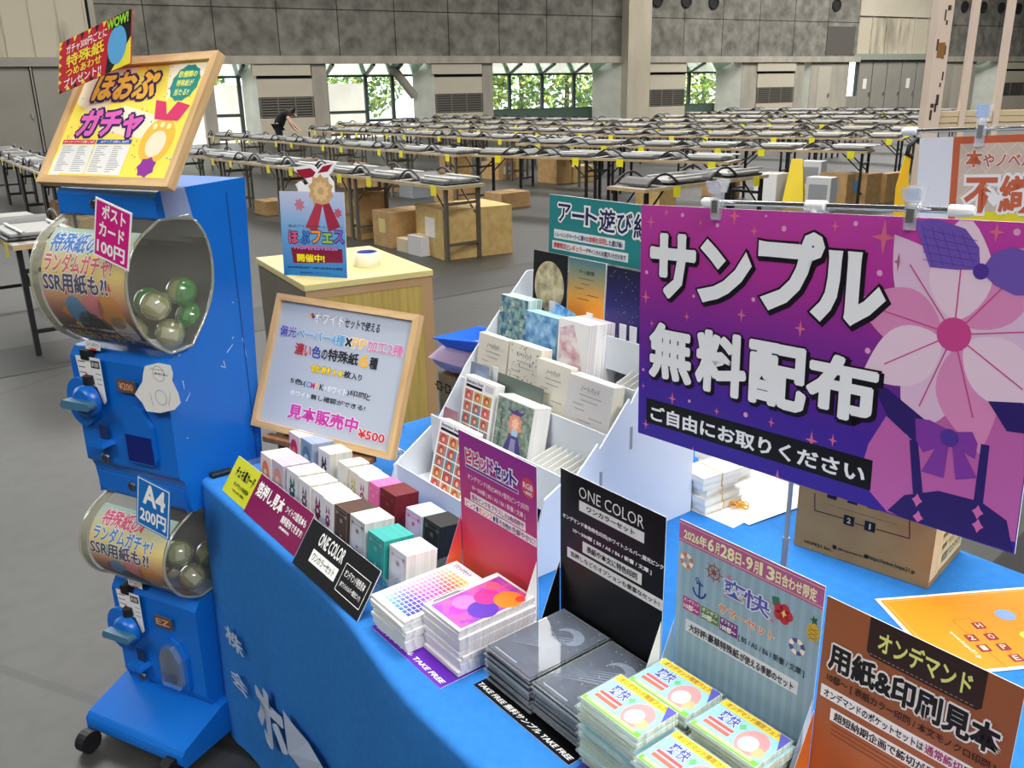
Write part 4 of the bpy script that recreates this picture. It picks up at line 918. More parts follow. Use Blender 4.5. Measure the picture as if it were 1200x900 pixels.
# ------------------------------------------------------------------ cabinet, standee and tape roll behind the table's left end
WOODY = noisy('yellowish_wood_veneer', (172, 146, 74), (190, 164, 90), 4, .5, 5, (16, 16, .8)); WOODT = noisy('pale_yellow_top', (206, 190, 124), (216, 200, 136), 3, .45, 3)
cyaw = math.radians(-8.3); ZC = .95
CX = frame(W(-.703, .628, 0), UU * math.cos(cyaw) + VV * math.sin(cyaw), -UU * math.sin(cyaw) + VV * math.cos(cyaw), ZZ)
cab = thing('wooden_cabinet', 'yellowish wood veneer cabinet standing behind the left end of the blue table', 'cabinet', CX)
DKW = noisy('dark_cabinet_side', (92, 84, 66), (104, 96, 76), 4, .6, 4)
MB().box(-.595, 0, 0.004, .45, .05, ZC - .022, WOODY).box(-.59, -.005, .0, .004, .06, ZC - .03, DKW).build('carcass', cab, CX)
MB().box(-.60, 0.004, -.004, .454, ZC - .022, ZC, WOODT).build('top_board', cab, CX, .002)
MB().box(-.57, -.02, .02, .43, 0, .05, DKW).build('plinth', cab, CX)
MB().box(.0002, .0012, .0, .45, ZC - .05, ZC - .024, noisy('brown_tape', (176, 140, 98), (184, 148, 106), 4, .4)).build('tape_strip', cab, CX)
MB().box(.0002, .0012, .41, .45, .3, ZC - .05, noisy('brown_tape', (176, 140, 98), (184, 148, 106), 4, .4)).build('tape_strip', cab, CX)
# standee: printed board with a ribbon-topped cut-out
o3 = at_z(333, 322, ZC); q3 = at_z(407, 326, ZC); ex = (q3 - o3); wS = ex.length; ex.normalize(); ey = ZZ.cross(ex); leanS = math.radians(4)
SX = frame(o3, ex, ey * math.cos(leanS) - ZZ * math.sin(leanS), ZZ * math.cos(leanS) + ey * math.sin(leanS))
st = thing('printed_standee', 'printed festival standee with a red ribbon shaped top on the wooden cabinet', 'standee', SX)
P = Panel(SX); z1 = P.loc((333, 224))[1]
P.slab(0, wS, 0, z1, .003, grad('standee_blue', [(0, (28, 118, 190)), (.4, (110, 165, 212)), (.8, (205, 206, 226)), (1, (214, 212, 230))], 'Z'), WH)
outl = [(349, 222), (346, 216), (352, 212), (357, 217), (362, 215), (357, 209), (345, 200), (344, 196), (363, 193), (369, 195), (372, 199), (377, 193), (391, 189.5), (394, 192), (389, 202), (385, 205), (391, 214), (392, 226), (349, 226)]
pl = [P.loc(p) for p in outl]; a_ = sum(pl[i][0] * pl[(i + 1) % len(pl)][1] - pl[(i + 1) % len(pl)][0] * pl[i][1] for i in range(len(pl)))
P.prism(pl if a_ > 0 else pl[::-1], 'y', 0, .003, WH)
RB = ink(158, 26, 52)
P.poly([(347, 199), (350, 205), (358, 209), (367, 207), (370, 202), (364, 197)], RB, .8); P.poly([(372, 203), (384, 201), (390, 192), (378, 195)], RB, .8)
c = P.loc((376, 224)); P.spiky(c, wS * .2, ink(206, 164, 110), 10, .8, 1, 1.15); P.spiky(c, wS * .13, ink(226, 192, 140), 10, .75, 1.3, 1.15); P.disc(c, wS * .05, ink(206, 164, 110), 1.6, False, 14)
P.poly([(370, 238), (378, 240), (372, 272), (358, 266)], ink(176, 56, 78), 1.2); P.poly([(378, 240), (386, 238), (399, 266), (385, 272)], ink(160, 44, 68), 1.2); P.spiky(P.loc((351, 240)), wS * .09, ink(196, 120, 140), 7, .6, 1.3, 1.1); P.spiky(P.loc((396, 250)), wS * .07, ink(190, 90, 116), 7, .6, 1.3, 1.1)
P.poly([(341, 290), (401, 292), (402, 308), (344, 308)], ink(130, 30, 60), 1)
P.text('ほぷプリントのキャンペーン', (338, 263), (402, 268), ink(30, 50, 60), .01, 2, True)
for i, (ch, c1) in enumerate((('ほ', ink(214, 90, 120)), ('ぷ', ink(70, 130, 210)), ('フ', ink(240, 150, 60)), ('ェ', ink(150, 190, 80)), ('ス', ink(140, 100, 190)))): P.text(ch, (338 + i * 13.3, 270 + (3 if ch == 'ェ' else 0)), (350 + i * 13.3, 285.5), c1, .04, 2.4, True, [(.05, NAVY)])
P.text('HOPEFEST2026', (345, 287), (396, 294), ink(206, 130, 190), .03, 2.4, True, [(.05, ink(90, 40, 110))]); P.text('開催中!', (348, 297), (381, 308), ink(246, 222, 40), .04, 2.4, True, [(.06, ink(90, 60, 20))])
P.text('2026年6月28日〜9月13日合わせ限定', (337, 311), (402, 317), ink(30, 40, 70), .02, 2, True); P.text('株式会社ホープツーワン', (352, 318), (386, 322), ink(30, 60, 140), .02, 2, True)
P.build('printed_board', st)
MB().prism([(.0, 0), (.0, z1 * .7), (.055, 0)], 'x', wS * .5 - .002, wS * .5 + .002, WH).build('rear_foot', st, SX @ Matrix.Translation((0, .0035, 0)))
u, v = pz(422, 312, ZC); XT = rot_frame(u, v + .03, ZC); rt = thing('packing_tape_roll', 'roll of clear packing tape with a blue core beside the printed standee', 'tape roll', XT)
_r = .048
MB().lathe([(_r, 0), (_r, .048), (_r - .012, .048), (_r - .012, 0), (_r, 0)], noisy('wound_clear_tape', (222, 216, 190), (232, 226, 200), 4, .25, 2), 32).build('tape_winding', rt, XT)
MB().lathe([(_r - .012, .001), (_r - .012, .049), (_r - .0145, .049), (_r - .0145, .001), (_r - .012, .001)], ink(40, 60, 150), 32).build('core', rt, XT)

# ------------------------------------------------------------------ carton, pouch and tray behind the rack's left side
def small_text_box(): pass
bx = thing('cardboard_box', 'brown carton with black squares printed on it, on the table behind the white rack', 'box', rot_frame(.14, .58, T), 'cartons on the booth table')
KR = cardbrd('kraft_brown', (150, 118, 74), (162, 130, 84))
BXb = rot_frame(.14, .58, T); MB().box(0, .19, 0, .17, 0, .165, KR).build('carton', bx, BXb); MB().box(0, .19, 0, .084, .165, .168, KR).box(0, .19, .086, .17, .165, .168, KR).build('top_flap', bx, BXb)
P = Panel(BXb)
for i, (x, y) in enumerate(((515, 452), (525, 456), (535, 459))):
    c = P.loc((x, y)); P.rect((c[0] - .012, c[1] + .012), (c[0] + .012, c[1] - .012), BLACK, 1, False); P.rect((c[0] - .007, c[1] + .008), (c[0] + .007, c[1] - .008), KR, 2, False); P.line((c[0] - .022, c[1]), (c[0] - .012, c[1]), .0025, BLACK, 1, False); P.line((c[0] + .012, c[1]), (c[0] + .022, c[1]), .0025, BLACK, 1, False)
P.line((.012, .06), (.012, .1), .002, BLACK, 1, False); P.line((.012, .06), (.17, .06), .002, BLACK, 1, False); P.line((.03, .085), (.17, .085), .002, BLACK, 1, False)
P.build('printed_marks', bx)
# pouch: soft pillow
def pillow(X, w, d, h, m, n=14):
    b = MB(); vs = []
    for s_ in (1, -1):
        for i in range(n + 1):
            for j in range(n + 1):
                x, y = i / n * 2 - 1, j / n * 2 - 1; k = max(0, (1 - x * x)) ** .35 * max(0, (1 - y * y)) ** .35
                vs.append((x * w / 2 * (1 - .06 * y * y), y * d / 2 * (1 - .06 * x * x), h / 2 + s_ * h / 2 * k * (1 + .12 * math.sin(5 * x + 3 * y))))
    N_ = (n + 1) ** 2; fs = []
    for q in range(2):
        for i in range(n):
            for j in range(n):
                f = (q * N_ + i * (n + 1) + j, q * N_ + (i + 1) * (n + 1) + j, q * N_ + (i + 1) * (n + 1) + j + 1, q * N_ + i * (n + 1) + j + 1)
                fs.append(f if q == 0 else f[::-1])
    b.add(vs, fs, m, None, True); return b
tag(pillow(ID, .23, .16, .075, noisy('lavender_pouch_fabric', (172, 148, 178), (186, 164, 192), 6, .6)).build('soft_pouch', X=rot_frame(.215, .655, T + .168, .15)), 'puffy lavender pouch lying on the carton behind the white rack', 'pouch')
TB = ink(34, 104, 222); XT2 = rot_frame(.235, .655, T + .24, .1)
MB_ = MB(); q = [(-.1, -.07), (.1, -.07), (.1, .07), (-.1, .07)]; r_ = [(-.08, -.05), (.08, -.05), (.08, .05), (-.08, .05)]
for th, sg in ((0, 1), (.002, -1)):
    vs = [(x, y, .03 + th) for x, y in q] + [(x, y, .0 + th * 2) for x, y in r_]; fs = [(0, 1, 5, 4), (1, 2, 6, 5), (2, 3, 7, 6), (3, 0, 4, 7), (4, 5, 6, 7)]
    MB_.add(vs, fs if sg == 1 else [f[::-1] for f in fs], TB)
MB_.prism([(-.104, .028), (.104, .028), (.104, .032), (-.104, .032)], 'y', -.074, -.07, TB).prism([(-.104, .028), (.104, .028), (.104, .032), (-.104, .032)], 'y', .07, .074, TB)
tag(MB_.build('coin_tray', X=XT2 @ Matrix.Rotation(-.12, 4, 'Y')), 'small blue plastic coin tray lying on the lavender pouch', 'tray')
u, v = pz(467, 534, T + .004); Xr = rot_frame(u, v, T + .001); t = thing('plastic_hang_tag', 'small clear plastic tag with a round eyelet on the cloth left of the white rack', 'tag', Xr)
MB().box(-.07, .03, -.02, .03, 0, .0025, clear('clear_acrylic')).build('tag_body', t, Xr, .001); MB().tube([(.035 + .016 * math.cos(i * math.pi / 8), .004 + .016 * math.sin(i * math.pi / 8), .008) for i in range(16)], .0035, ink(226, 226, 226), 8, None, True).build('eyelet', t, Xr)
a, b_ = pz(240, 556, T + .006), pz(264, 549, T + .006)
tag(MB().box(-.008, .014, 0, math.hypot(b_[0] - a[0], b_[1] - a[1]), 0, .010, DARK).build('cloth_clip', X=rot_frame(a[0] + .012, a[1] + .008, T + .0005), bev=.002), 'black clip on the front left corner of the blue cloth', 'clip')

# ------------------------------------------------------------------ acrylic tray of card decks with three leaning signs
U0, U1, V0, V1 = .10, .748, .066, .262
tr = thing('card_tray', 'clear acrylic tray holding two rows of card decks at the table front', 'tray', rot_frame(U0, V0, T))
MB().box(U0, U1, V0, V1, T + .0005, T + .0035, CLEAR).build('tray_base', tr, BX)
for v_ in (V0, (V0 + V1) / 2, V1): MB().box(U0, U1, v_ - .0012, v_ + .0012, T + .0035, T + .052, CLEAR).build('tray_wall', tr, BX)
for u_ in (U0, U1): MB().box(u_ - .0012, u_ + .0012, V0, V1, T + .0035, T + .052, CLEAR).build('tray_side', tr, BX)
PAPER = noisy('paper_edges', (232, 230, 222), (246, 244, 238), 3, .7, 3, (1, 90, 1))
PAPERZ = noisy('stacked_paper_edges', (206, 206, 200), (240, 240, 236), 3, .6, 4, (2, 2, 160))
def deck(u, v, w, h, d, side, face, label, art, lean=.11, wmax=.056):
    w = min(w, wmax); X = up_frame(u, v, T + .004 + d * math.sin(lean) * 0, lean)
    P = Panel(X); P.box(0, w, 0, d, 0, h, side); P.rect((0.0005, h - .0005), (w - .0005, .0005), face, .6, False); art(P, w, h)
    o = P.build('card_deck'); tag(o, label, 'card deck', 'card decks in the acrylic tray'); return o
def side_m(c): return noisy('deck_edges_%d_%d_%d' % c, tuple(max(0, int(x * .86)) for x in c), c, 3, .55, 3, (1, 120, 1))
WHs = side_m((240, 239, 234)); CRs = side_m((238, 234, 220))
def fox(c):
    def f(P, w, h): P.spiky((w / 2, h * .52), w * .27, ink(*c), 9, .74, 1, 1.35); P.disc((w / 2, h * .55), w * .09, ink(226, 222, 226), 1.6, False, 12); P.poly([(w * .28, h * .66), (w * .36, h * .88), (w * .46, h * .72)], ink(*c), 1, False); P.poly([(w * .72, h * .66), (w * .64, h * .88), (w * .54, h * .72)], ink(*c), 1, False); P.line((w * .3, h * .2), (w * .7, h * .2), .0012, ink(170, 160, 170), 1, False)
    return f
def pic(c1, c2, c3):
    def f(P, w, h): P.rect((w * .06, h * .95), (w * .94, h * .05), ink(*c1), .8, False); P.disc((w * .5, h * .6), w * .34, ink(*c2), 1.1, False, 18, h * .26); P.disc((w * .5, h * .52), w * .2, ink(*c3), 1.4, False, 16); P.poly([(w * .1, h * .05), (w * .9, h * .05), (w * .7, h * .35), (w * .3, h * .35)], ink(*c2), 1, False)
    return f
def foil(c):
    m = mat('foil_%d_%d_%d' % c, c, .3, .6)
    def f(P, w, h):
        for a, b in (((.08, .95), (.92, .95)), ((.08, .05), (.92, .05)), ((.08, .05), (.08, .95)), ((.92, .05), (.92, .95)), ((.16, .86), (.84, .86)), ((.16, .2), (.84, .2))): P.line((w * a[0], h * a[1]), (w * b[0], h * b[1]), .001, m, 1, False)
        P.spiky((w / 2, h * .72), w * .14, m, 8, .5, 1, .8); P.disc((w / 2, h * .38), w * .06, m, 1, False, 8); P.rect((w * .24, h * .3), (w * .76, h * .26), m, 1, False); P.spiky((w * .18, h * .86), w * .1, m, 6, .5, 1, 1); P.spiky((w * .82, h * .86), w * .1, m, 6, .5, 1, 1)
    return f
LV = (226, 222, 228)
front = [((309.5, 519), WHs, (226, 200, 196), 'white edged deck with a golden picture, first in the front row', pic((236, 216, 206), (220, 120, 90), (240, 206, 150))), ((322, 528.5), side_m((206, 196, 214)), (206, 190, 206), 'lavender edged deck with a pale picture, second in the front row', pic((196, 190, 206), (216, 150, 130), (232, 200, 180))),
    ((337.5, 538), CRs, LV, 'cream deck with a dark green spiky emblem in the front row', fox((20, 96, 88))), ((354, 547), CRs, LV, 'cream deck with a grey spiky emblem in the front row', fox((110, 84, 94))), ((368, 559), WHs, LV, 'white deck with a crimson spiky emblem beside the grey emblem deck', fox((130, 24, 60))), ((383.5, 571.5), CRs, LV, 'cream deck with a plum emblem just left of the dark brown deck', fox((120, 40, 74))),
    ((396, 583), side_m((86, 58, 44)), (84, 66, 54), 'dark brown deck with silver ornaments in the front row', foil((190, 180, 170))), ((413, 598.5), WHs, (206, 206, 206), 'white deck with silver ornaments between the brown and teal decks', foil((120, 120, 124))), ((436, 613), side_m((56, 176, 166)), (48, 150, 142), 'teal green deck with silver ornaments in the front row', foil((170, 206, 200))), ((460, 629.5), WHs, (224, 220, 224), 'all white deck at the right end of the front row', foil((206, 204, 208)))]
back = [((343, 509), WHs, (226, 190, 200), 'white edged deck with a red heart picture, first in the back row', pic((224, 196, 204), (200, 44, 70), (226, 110, 120))), ((356, 518), side_m((170, 184, 212)), (150, 170, 190), 'pale blue deck with a blue picture, second in the back row', pic((130, 156, 180), (90, 120, 150), (180, 200, 210))),
    ((375, 528.5), CRs, LV, 'white deck with a black pointed emblem in the back row', fox((30, 30, 34))), ((399, 540), CRs, (236, 234, 226), 'plain cream deck after the gap in the back row', lambda P, w, h: None), ((411, 549.5), CRs, (230, 226, 212), 'cream deck with a pale gold emblem in the back row', fox((206, 190, 120))), ((424, 560), CRs, LV, 'cream deck with a red outlined emblem left of the hot pink deck', fox((170, 40, 60))),
    ((436, 574), side_m((244, 120, 184)), (240, 110, 176), 'hot pink deck in the back row', foil((250, 170, 210))), ((448.5, 584.5), side_m((118, 24, 34)), (110, 26, 34), 'dark red deck in the back row', foil((150, 70, 70))), ((480, 601), side_m((200, 232, 240)), (206, 190, 224), 'pale aqua deck with a pink ornament in the back row', foil((226, 110, 180))), ((499.6, 616), side_m((30, 30, 32)), (30, 30, 34), 'black deck with silver ornaments at the right end of the back row', foil((120, 124, 126)))]
for lst, vt, vb, dd in ((front, .105, .088, .062), (back, .205, .19, .054)):
    us = [pv(x, y, vt)[0] for (x, y), *_ in lst]
    for i, ((x, y), sm, fc, lb, art) in enumerate(lst):
        wn = (us[i + 1] - us[i] - .004) if i + 1 < len(us) else .056
        deck(us[i], vb + ((i * 7) % 5 - 2) * .0012, wn, .087 + ((i * 5) % 4) * .0012, dd, sm, ink(*fc), lb, art)
def deck_sign(u0, u1, v, lean, h, bgm, label, draw, name='deck_sign'):
    X = up_frame(u0, v, T + .001, lean); P = Panel(X); P.slab(0, u1 - u0, 0, h, .0018, bgm, WH); draw(P, u1 - u0, h)
    tag(P.build(name), label, 'sign', 'signs in front of the card decks')
LN = math.radians(34)
def d1(P, w, h): P.text('チェキ風カード', (.02 * w + .02, .8 * h), (.92 * w, .52 * h), BLACK, .03, 2, False); P.text('オンデマンド印刷見本', (.03 + .05 * w, .42 * h), (.88 * w, .3 * h), BLACK, .0, 2, False); P.text('54×86mm 10枚入 各種用紙', (.03 + .1 * w, .24 * h), (.8 * w, .17 * h), ink(70, 80, 10), .0, 2, False)
def d2(P, w, h): P.text('箔押し見本', (.05 * w, .86 * h), (.56 * w, .5 * h), WH, .03, 2, False); P.text('ツイトロ箔見本も', (.6 * w, .8 * h), (.96 * w, .62 * h), WH, .02, 2, False); P.text('無料配布できます!', (.6 * w, .56 * h), (.97 * w, .38 * h), WH, .02, 2, False); P.text('(数量限定)', (.62 * w, .32 * h), (.8 * w, .25 * h), WH, .0, 2, False)
def d3(P, w, h):
    P.text('ONE COLOR', (.2 * w, .9 * h), (.57 * w, .62 * h), WH, .0, 2, False); P.rect((.18 * w, .52 * h), (.57 * w, .26 * h), WH, 1, False); P.text('ワンカラーセット', (.21 * w, .47 * h), (.54 * w, .31 * h), BLACK, .01, 2, False)
    for a, b in (((.62, .72), (.96, .72)), ((.62, .18), (.96, .18)), ((.62, .18), (.62, .72)), ((.96, .18), (.96, .72))): P.line((w * a[0], h * a[1]), (w * b[0], h * b[1]), .0012, WH, 1, False)
    P.text('オンデマンド特色見本', (.65 * w, .64 * h), (.93 * w, .48 * h), WH, .015, 2, False); P.text('(ホワイト/シルバー/蛍光ピンク)', (.65 * w, .4 * h), (.93 * w, .28 * h), WH, .0, 2, False)
deck_sign(.103, .233, .018, LN, .085, ink(196, 200, 40), 'lime yellow sign at the left end of the card deck tray', d1)
deck_sign(.236, .485, .014, LN, .088, ink(122, 18, 74), 'plum foil stamping sign in front of the card decks', d2)
deck_sign(.503, .755, .001, LN, .092, ink(14, 14, 16), 'small black ONE COLOR sign leaning in front of the card decks', d3)

# ------------------------------------------------------------------ pop-up boards with sample stacks
def popup(label, u0, v, w, h, vf, face, wingm, draw, strip, matdraw, curve=0.0):
    root = thing('popup_board', label, 'popup sign', rot_frame(u0, v, T), 'pop-up boards along the table front')
    P = Panel(up_frame(u0, v, T + .001, 0.0)); P.slab(0, w, 0, h, .0009, face, WH); draw(P, w, h); P.build('printed_panel', root)
    for s_, uu in ((-1, u0), (1, u0 + w)):
        pr = [(v - .002, T + h * .47), (v - .002, T + .0015), (v - .052, T + .0015), (v - .046, T + h * .12)]
        b = MB(); b.prism(pr, 'x', uu - .0004, uu, wingm if s_ > 0 else WH); b.prism(pr, 'x', uu, uu + .0004, WH if s_ > 0 else wingm); b.build('side_wing', root, BX)
    if strip:
        P = Panel(flat_frame(u0 if False else strip[0], vf, T + .0012)); P.slab(0, w, 0, v - vf - .004, .0008, strip[1], WH); matdraw(P, w, v - vf); P.build('base_strip', root)
    return root
VG = grad('vivid_print', [(0, (226, 110, 60)), (.3, (206, 60, 80)), (.52, (190, 40, 110)), (1, (150, 44, 150))], 'Z'); VW = grad('vivid_wing', [(0, (236, 140, 60)), (.6, (226, 80, 70)), (1, (190, 40, 110))], 'Z')
def dv(P, w, h):
    for i, ch in enumerate('ビビッドセット'):
        cc = [ink(206, 40, 80), ink(206, 50, 120), ink(200, 60, 150), ink(170, 60, 180), ink(60, 40, 150), ink(60, 40, 160), ink(60, 40, 160)][i]
        x0 = .02 + i * .02; P.text(ch, (x0, h - .026 - (0.006 if ch == 'ッ' else 0)), (x0 + .0185, h - .052), cc, .04, 2.4, False, [(.09, WH), (.045, cc)][:1])
    P.rect((.018, h - .0545), (.162, h - .061), WH, 2, False); P.rect((.0192, h - .0557), (.161, h - .0598), ink(100, 40, 150), 2.4, False)
    P.disc((.186, h - .042), .017, ink(214, 70, 100), 2, False, 24); P.text('RGB', (.174, h - .034), (.198, h - .044), WH, .02, 3, False); P.text('入稿推奨', (.175, h - .047), (.197, h - .053), WH, .0, 3, False)
    P.text('オンデマンド5色(CMYK+蛍光ピンク)印刷', (.024, h - .071), (.187, h - .083), ink(244, 214, 226), .0, 2, False); P.text('10〜300部 [ B5 / A5 / B6 / 新書 / 文庫 ]', (.036, h - .088), (.178, h - .099), ink(244, 214, 226), .0, 2, False)
    P.rect((.03, h - .104), (.178, h - .119), WH, 1, False); P.text('蛍光ピンクをプラスした5色印刷で', (.034, h - .106), (.174, h - .117), ink(140, 40, 110), .02, 2, False)
    P.rect((.012, h - .121), (.205, h - .136), WH, 1, False); segs(P, (.016, h - .1225), (.203, h - .1345), [('ピンク', ink(200, 50, 130), 1), ('・', NAVY, .7), ('オレンジ', ink(226, 120, 50), 1), ('・', NAVY, .7), ('紫', ink(90, 50, 150), 1), ('その他の', ink(60, 40, 90), .85), ('色鮮やかに!', ink(140, 40, 110), 1)], .015, 2, False)
def italic(P, body, x0, x1, z0, z1, m): P.text(body, (x0, z1), (x1, z0), m, .025, 2, False, None, .25)
PURM = ink(96, 34, 170)
UP1 = pv(537, 503, .205)[0]
popup('purple and orange vivid set pop-up board behind the colour chart stacks', UP1, .205, .206, pv(537, 503, 0.205)[1] - T - .001, .012, VG, VW, dv, (.782, PURM), lambda P, w, d: italic(P, '無料サンプル TAKE FREE', .01, .2, .005, .016, WH))
def do(P, w, h):
    P.text('ONE COLOR', (679, 569), (755, 620), WH, -.004, 2); P.rect((679, 586), (755, 637), ink(226, 226, 226), 1); P.text('ワンカラーセット', (688, 593), (744, 628), BLACK, .03, 2)
    P.text('オンデマンド単色特色印刷(ホワイト,シルバー,蛍光ピンク)', (660, 600), (780, 670), ink(240, 240, 240), .03, 2); P.text('10〜300部 [ B5 / A5 / B6 / 新書 / 文庫 ]', (672, 618), (764, 674), ink(240, 240, 240), .03, 2)
    P.rect((683, 634), (752, 686), ink(226, 226, 226), 1); P.text('表紙や本文に特色印刷', (688, 639), (747, 680), BLACK, .02, 2); P.rect((665, 640), (777, 717), ink(226, 226, 226), 1); P.text('箔押しなどのオプションも豊富なセット!', (669, 645), (773, 711), BLACK, .02, 2)
UP2 = pv(657, 548, .235)[0]
BKP = mat('gloss_black_print', (8, 9, 12), .35, 0, .3)
popup('black ONE COLOR pop-up board behind the dark sample stacks', UP2, .235, .213, pv(657, 548, 0.235)[1] - T - .001, .055, BKP, BKP, do, (1.012, BKP), lambda P, w, d: italic(P, 'TAKE FREE 無料サンプル TAKE FREE', .004, w - .004, .004, .015, WH))
def dsm(P, w, h):
    n = 15
    for i in range(n): P.rect((w * (i + .08) / n, h - .03), (w * (i + .5) / n, 0.001), ink(150, 180, 196), .6, False)
    PK = ink(182, 96, 146); P.rect((0, h), (w, h - .031), PK, 1, False); P.rect((0, h - .0035), (w, h - .0042), ink(240, 220, 200), 1.6, False); P.rect((0, h - .0275), (w, h - .0282), ink(240, 220, 200), 1.6, False)
    segs(P, (.008, h - .007), (w - .008, h - .0255), [('2026年', ink(240, 236, 190), .75), ('6', ink(240, 236, 190), 1.1), ('月', ink(240, 236, 190), .8), ('28', ink(240, 236, 190), 1.1), ('日-', ink(240, 236, 190), .75), ('9', ink(240, 236, 190), 1.1), ('月', ink(240, 236, 190), .8), ('13', ink(240, 236, 190), 1.1), ('日合わせ限定', ink(240, 236, 190), .9)], .03, 2, False)
    CRM = ink(238, 228, 200); OR = ink(206, 120, 90)
    P.ring((805, 657), .0055, .0115, [OR, CRM, OR, CRM, OR, CRM, OR, CRM], 16, 1)
    c = P.loc((837, 671)); WB = ink(160, 96, 84); P.ring((837, 671), .0085, .0105, [WB], 20, 1); P.ring((837, 671), .002, .004, [WB], 10, 1)
    for i in range(8): a = i * math.pi / 4; P.line((c[0], c[1]), (c[0] + .0145 * math.cos(a), c[1] + .0145 * math.sin(a)), .0016, WB, 1, False)
    c = P.loc((820, 690)); AN = ink(50, 70, 150); P.line((c[0], c[1] + .011), (c[0], c[1] - .013), .003, AN, 1, False); P.line((c[0] - .006, c[1] + .007), (c[0] + .006, c[1] + .007), .0026, AN, 1, False); P.ring((817.5, 679), .0018, .0034, [AN], 10, 1)
    for i in range(8):
        a = math.pi + i * math.pi / 8 + .0; b2 = a + math.pi / 8; P.line((c[0] + .0105 * math.cos(a), c[1] - .002 + .011 * math.sin(a)), (c[0] + .0105 * math.cos(b2), c[1] - .002 + .011 * math.sin(b2)), .0032, AN, 1, False)
    lg = ink(84, 88, 176); P.text('爽', (849, 675), (874, 708), lg, .015, 2.4, True, [(.05, ink(226, 232, 240))]); P.text('快', (873, 688), (902, 726), lg, .015, 2.4, True, [(.05, ink(226, 232, 240))])
    for p in ((855, 676), (850, 697), (862, 700), (901, 706), (905, 727)): P.spiky(P.loc(p), .0045, ink(206, 120, 140), 5, .4, 2.2, 1)
    for p in ((857, 690), (870, 703)): P.star(p, .006, ink(220, 186, 100), 3, True, .35)
    P.text('サマーセット', (843, 706), (908, 752), ink(214, 128, 84), .03, 2.4, True, [(.05, ink(240, 232, 220))])
    for (a, b), cc, t1, t2 in ((((801, 697), (820, 723)), ink(176, 60, 130), 'オンデマンド', '10部〜'), (((822, 709), (842, 735)), ink(96, 130, 70), 'オンオフ', '50部〜'), (((844, 722), (864, 749)), ink(110, 50, 130), 'オフセット', '100部〜')):
        P.rect(a, b, cc, 1); p, q = P.loc(a), P.loc(b); x0, x1 = p[0], q[0]; zt, zb = max(p[1], q[1]), min(p[1], q[1]); P.text(t1, (x0 + .002, zt - .001), (x1 - .002, zt - (zt - zb) * .35), WH, .0, 2, False); P.text(t2, (x0 + .002, zt - (zt - zb) * .45), (x1 - .002, zb + .002), WH, .03, 2, False)
    p_ = P.loc((866, 742)); P.text('[ B5 / A5 / B6 / 新書 / 文庫 ]', p_, (.205, p_[1] - .0115), ink(50, 56, 70), .0, 2, False); p_ = P.loc((804, 724)); P.rect(p_, (.198, p_[1] - .019), ink(214, 222, 230), 1, False); segs(P, (p_[0] + .006, p_[1] - .003), (.193, p_[1] - .0165), [('大好評!', ink(40, 40, 50), .85), ('豪華特殊紙', ink(40, 40, 50), 1.1), ('が使える季節のセット', ink(40, 40, 50), .85)], .025, 2, False)
    for k in range(5): c = P.loc((918, 719)); a = k * 2 * math.pi / 5; P.disc((c[0] + .0075 * math.cos(a), c[1] + .0075 * math.sin(a)), .0068, ink(190, 44, 60), 2, False, 12)
    P.star((919, 719), .006, ink(240, 210, 120), 2.6, True, .4); P.poly([(905, 698), (913, 700), (916, 712), (906, 708)], ink(50, 110, 90), 1.6)
    c = P.loc((953, 741)); P.disc(c, .0085, ink(214, 176, 60), 1.6, False, 16, .0125)
    for k in range(3): P.line((c[0] - .006, c[1] + .006 - k * .006), (c[0] + .006, c[1] + .001 - k * .006), .0008, ink(150, 110, 40), 2, False); P.line((c[0] + .006, c[1] + .006 - k * .006), (c[0] - .006, c[1] + .001 - k * .006), .0008, ink(150, 110, 40), 2, False)
    P.spiky((c[0], c[1] + .0165), .006, ink(40, 96, 60), 5, .4, 2, 1.2); P.ring((934, 758), .0055, .0115, [ink(80, 84, 150), CRM] * 4, 16, 1)
UP3 = pv(797, 608, .255)[0]
SMF = noisy('pale_blue_stripe_paper', (138, 168, 184), (142, 172, 188), 3, .55, 2)
popup('pale blue striped summer pop-up board with a pink dated header', UP3, .255, .22, pv(797, 608, 0.255)[1] - T - .001, .03, SMF, SMF, dsm, (UP3 + .012, ink(60, 60, 150)), lambda P, w, d: None)
UP4 = pv(970, 698, .24)[0]
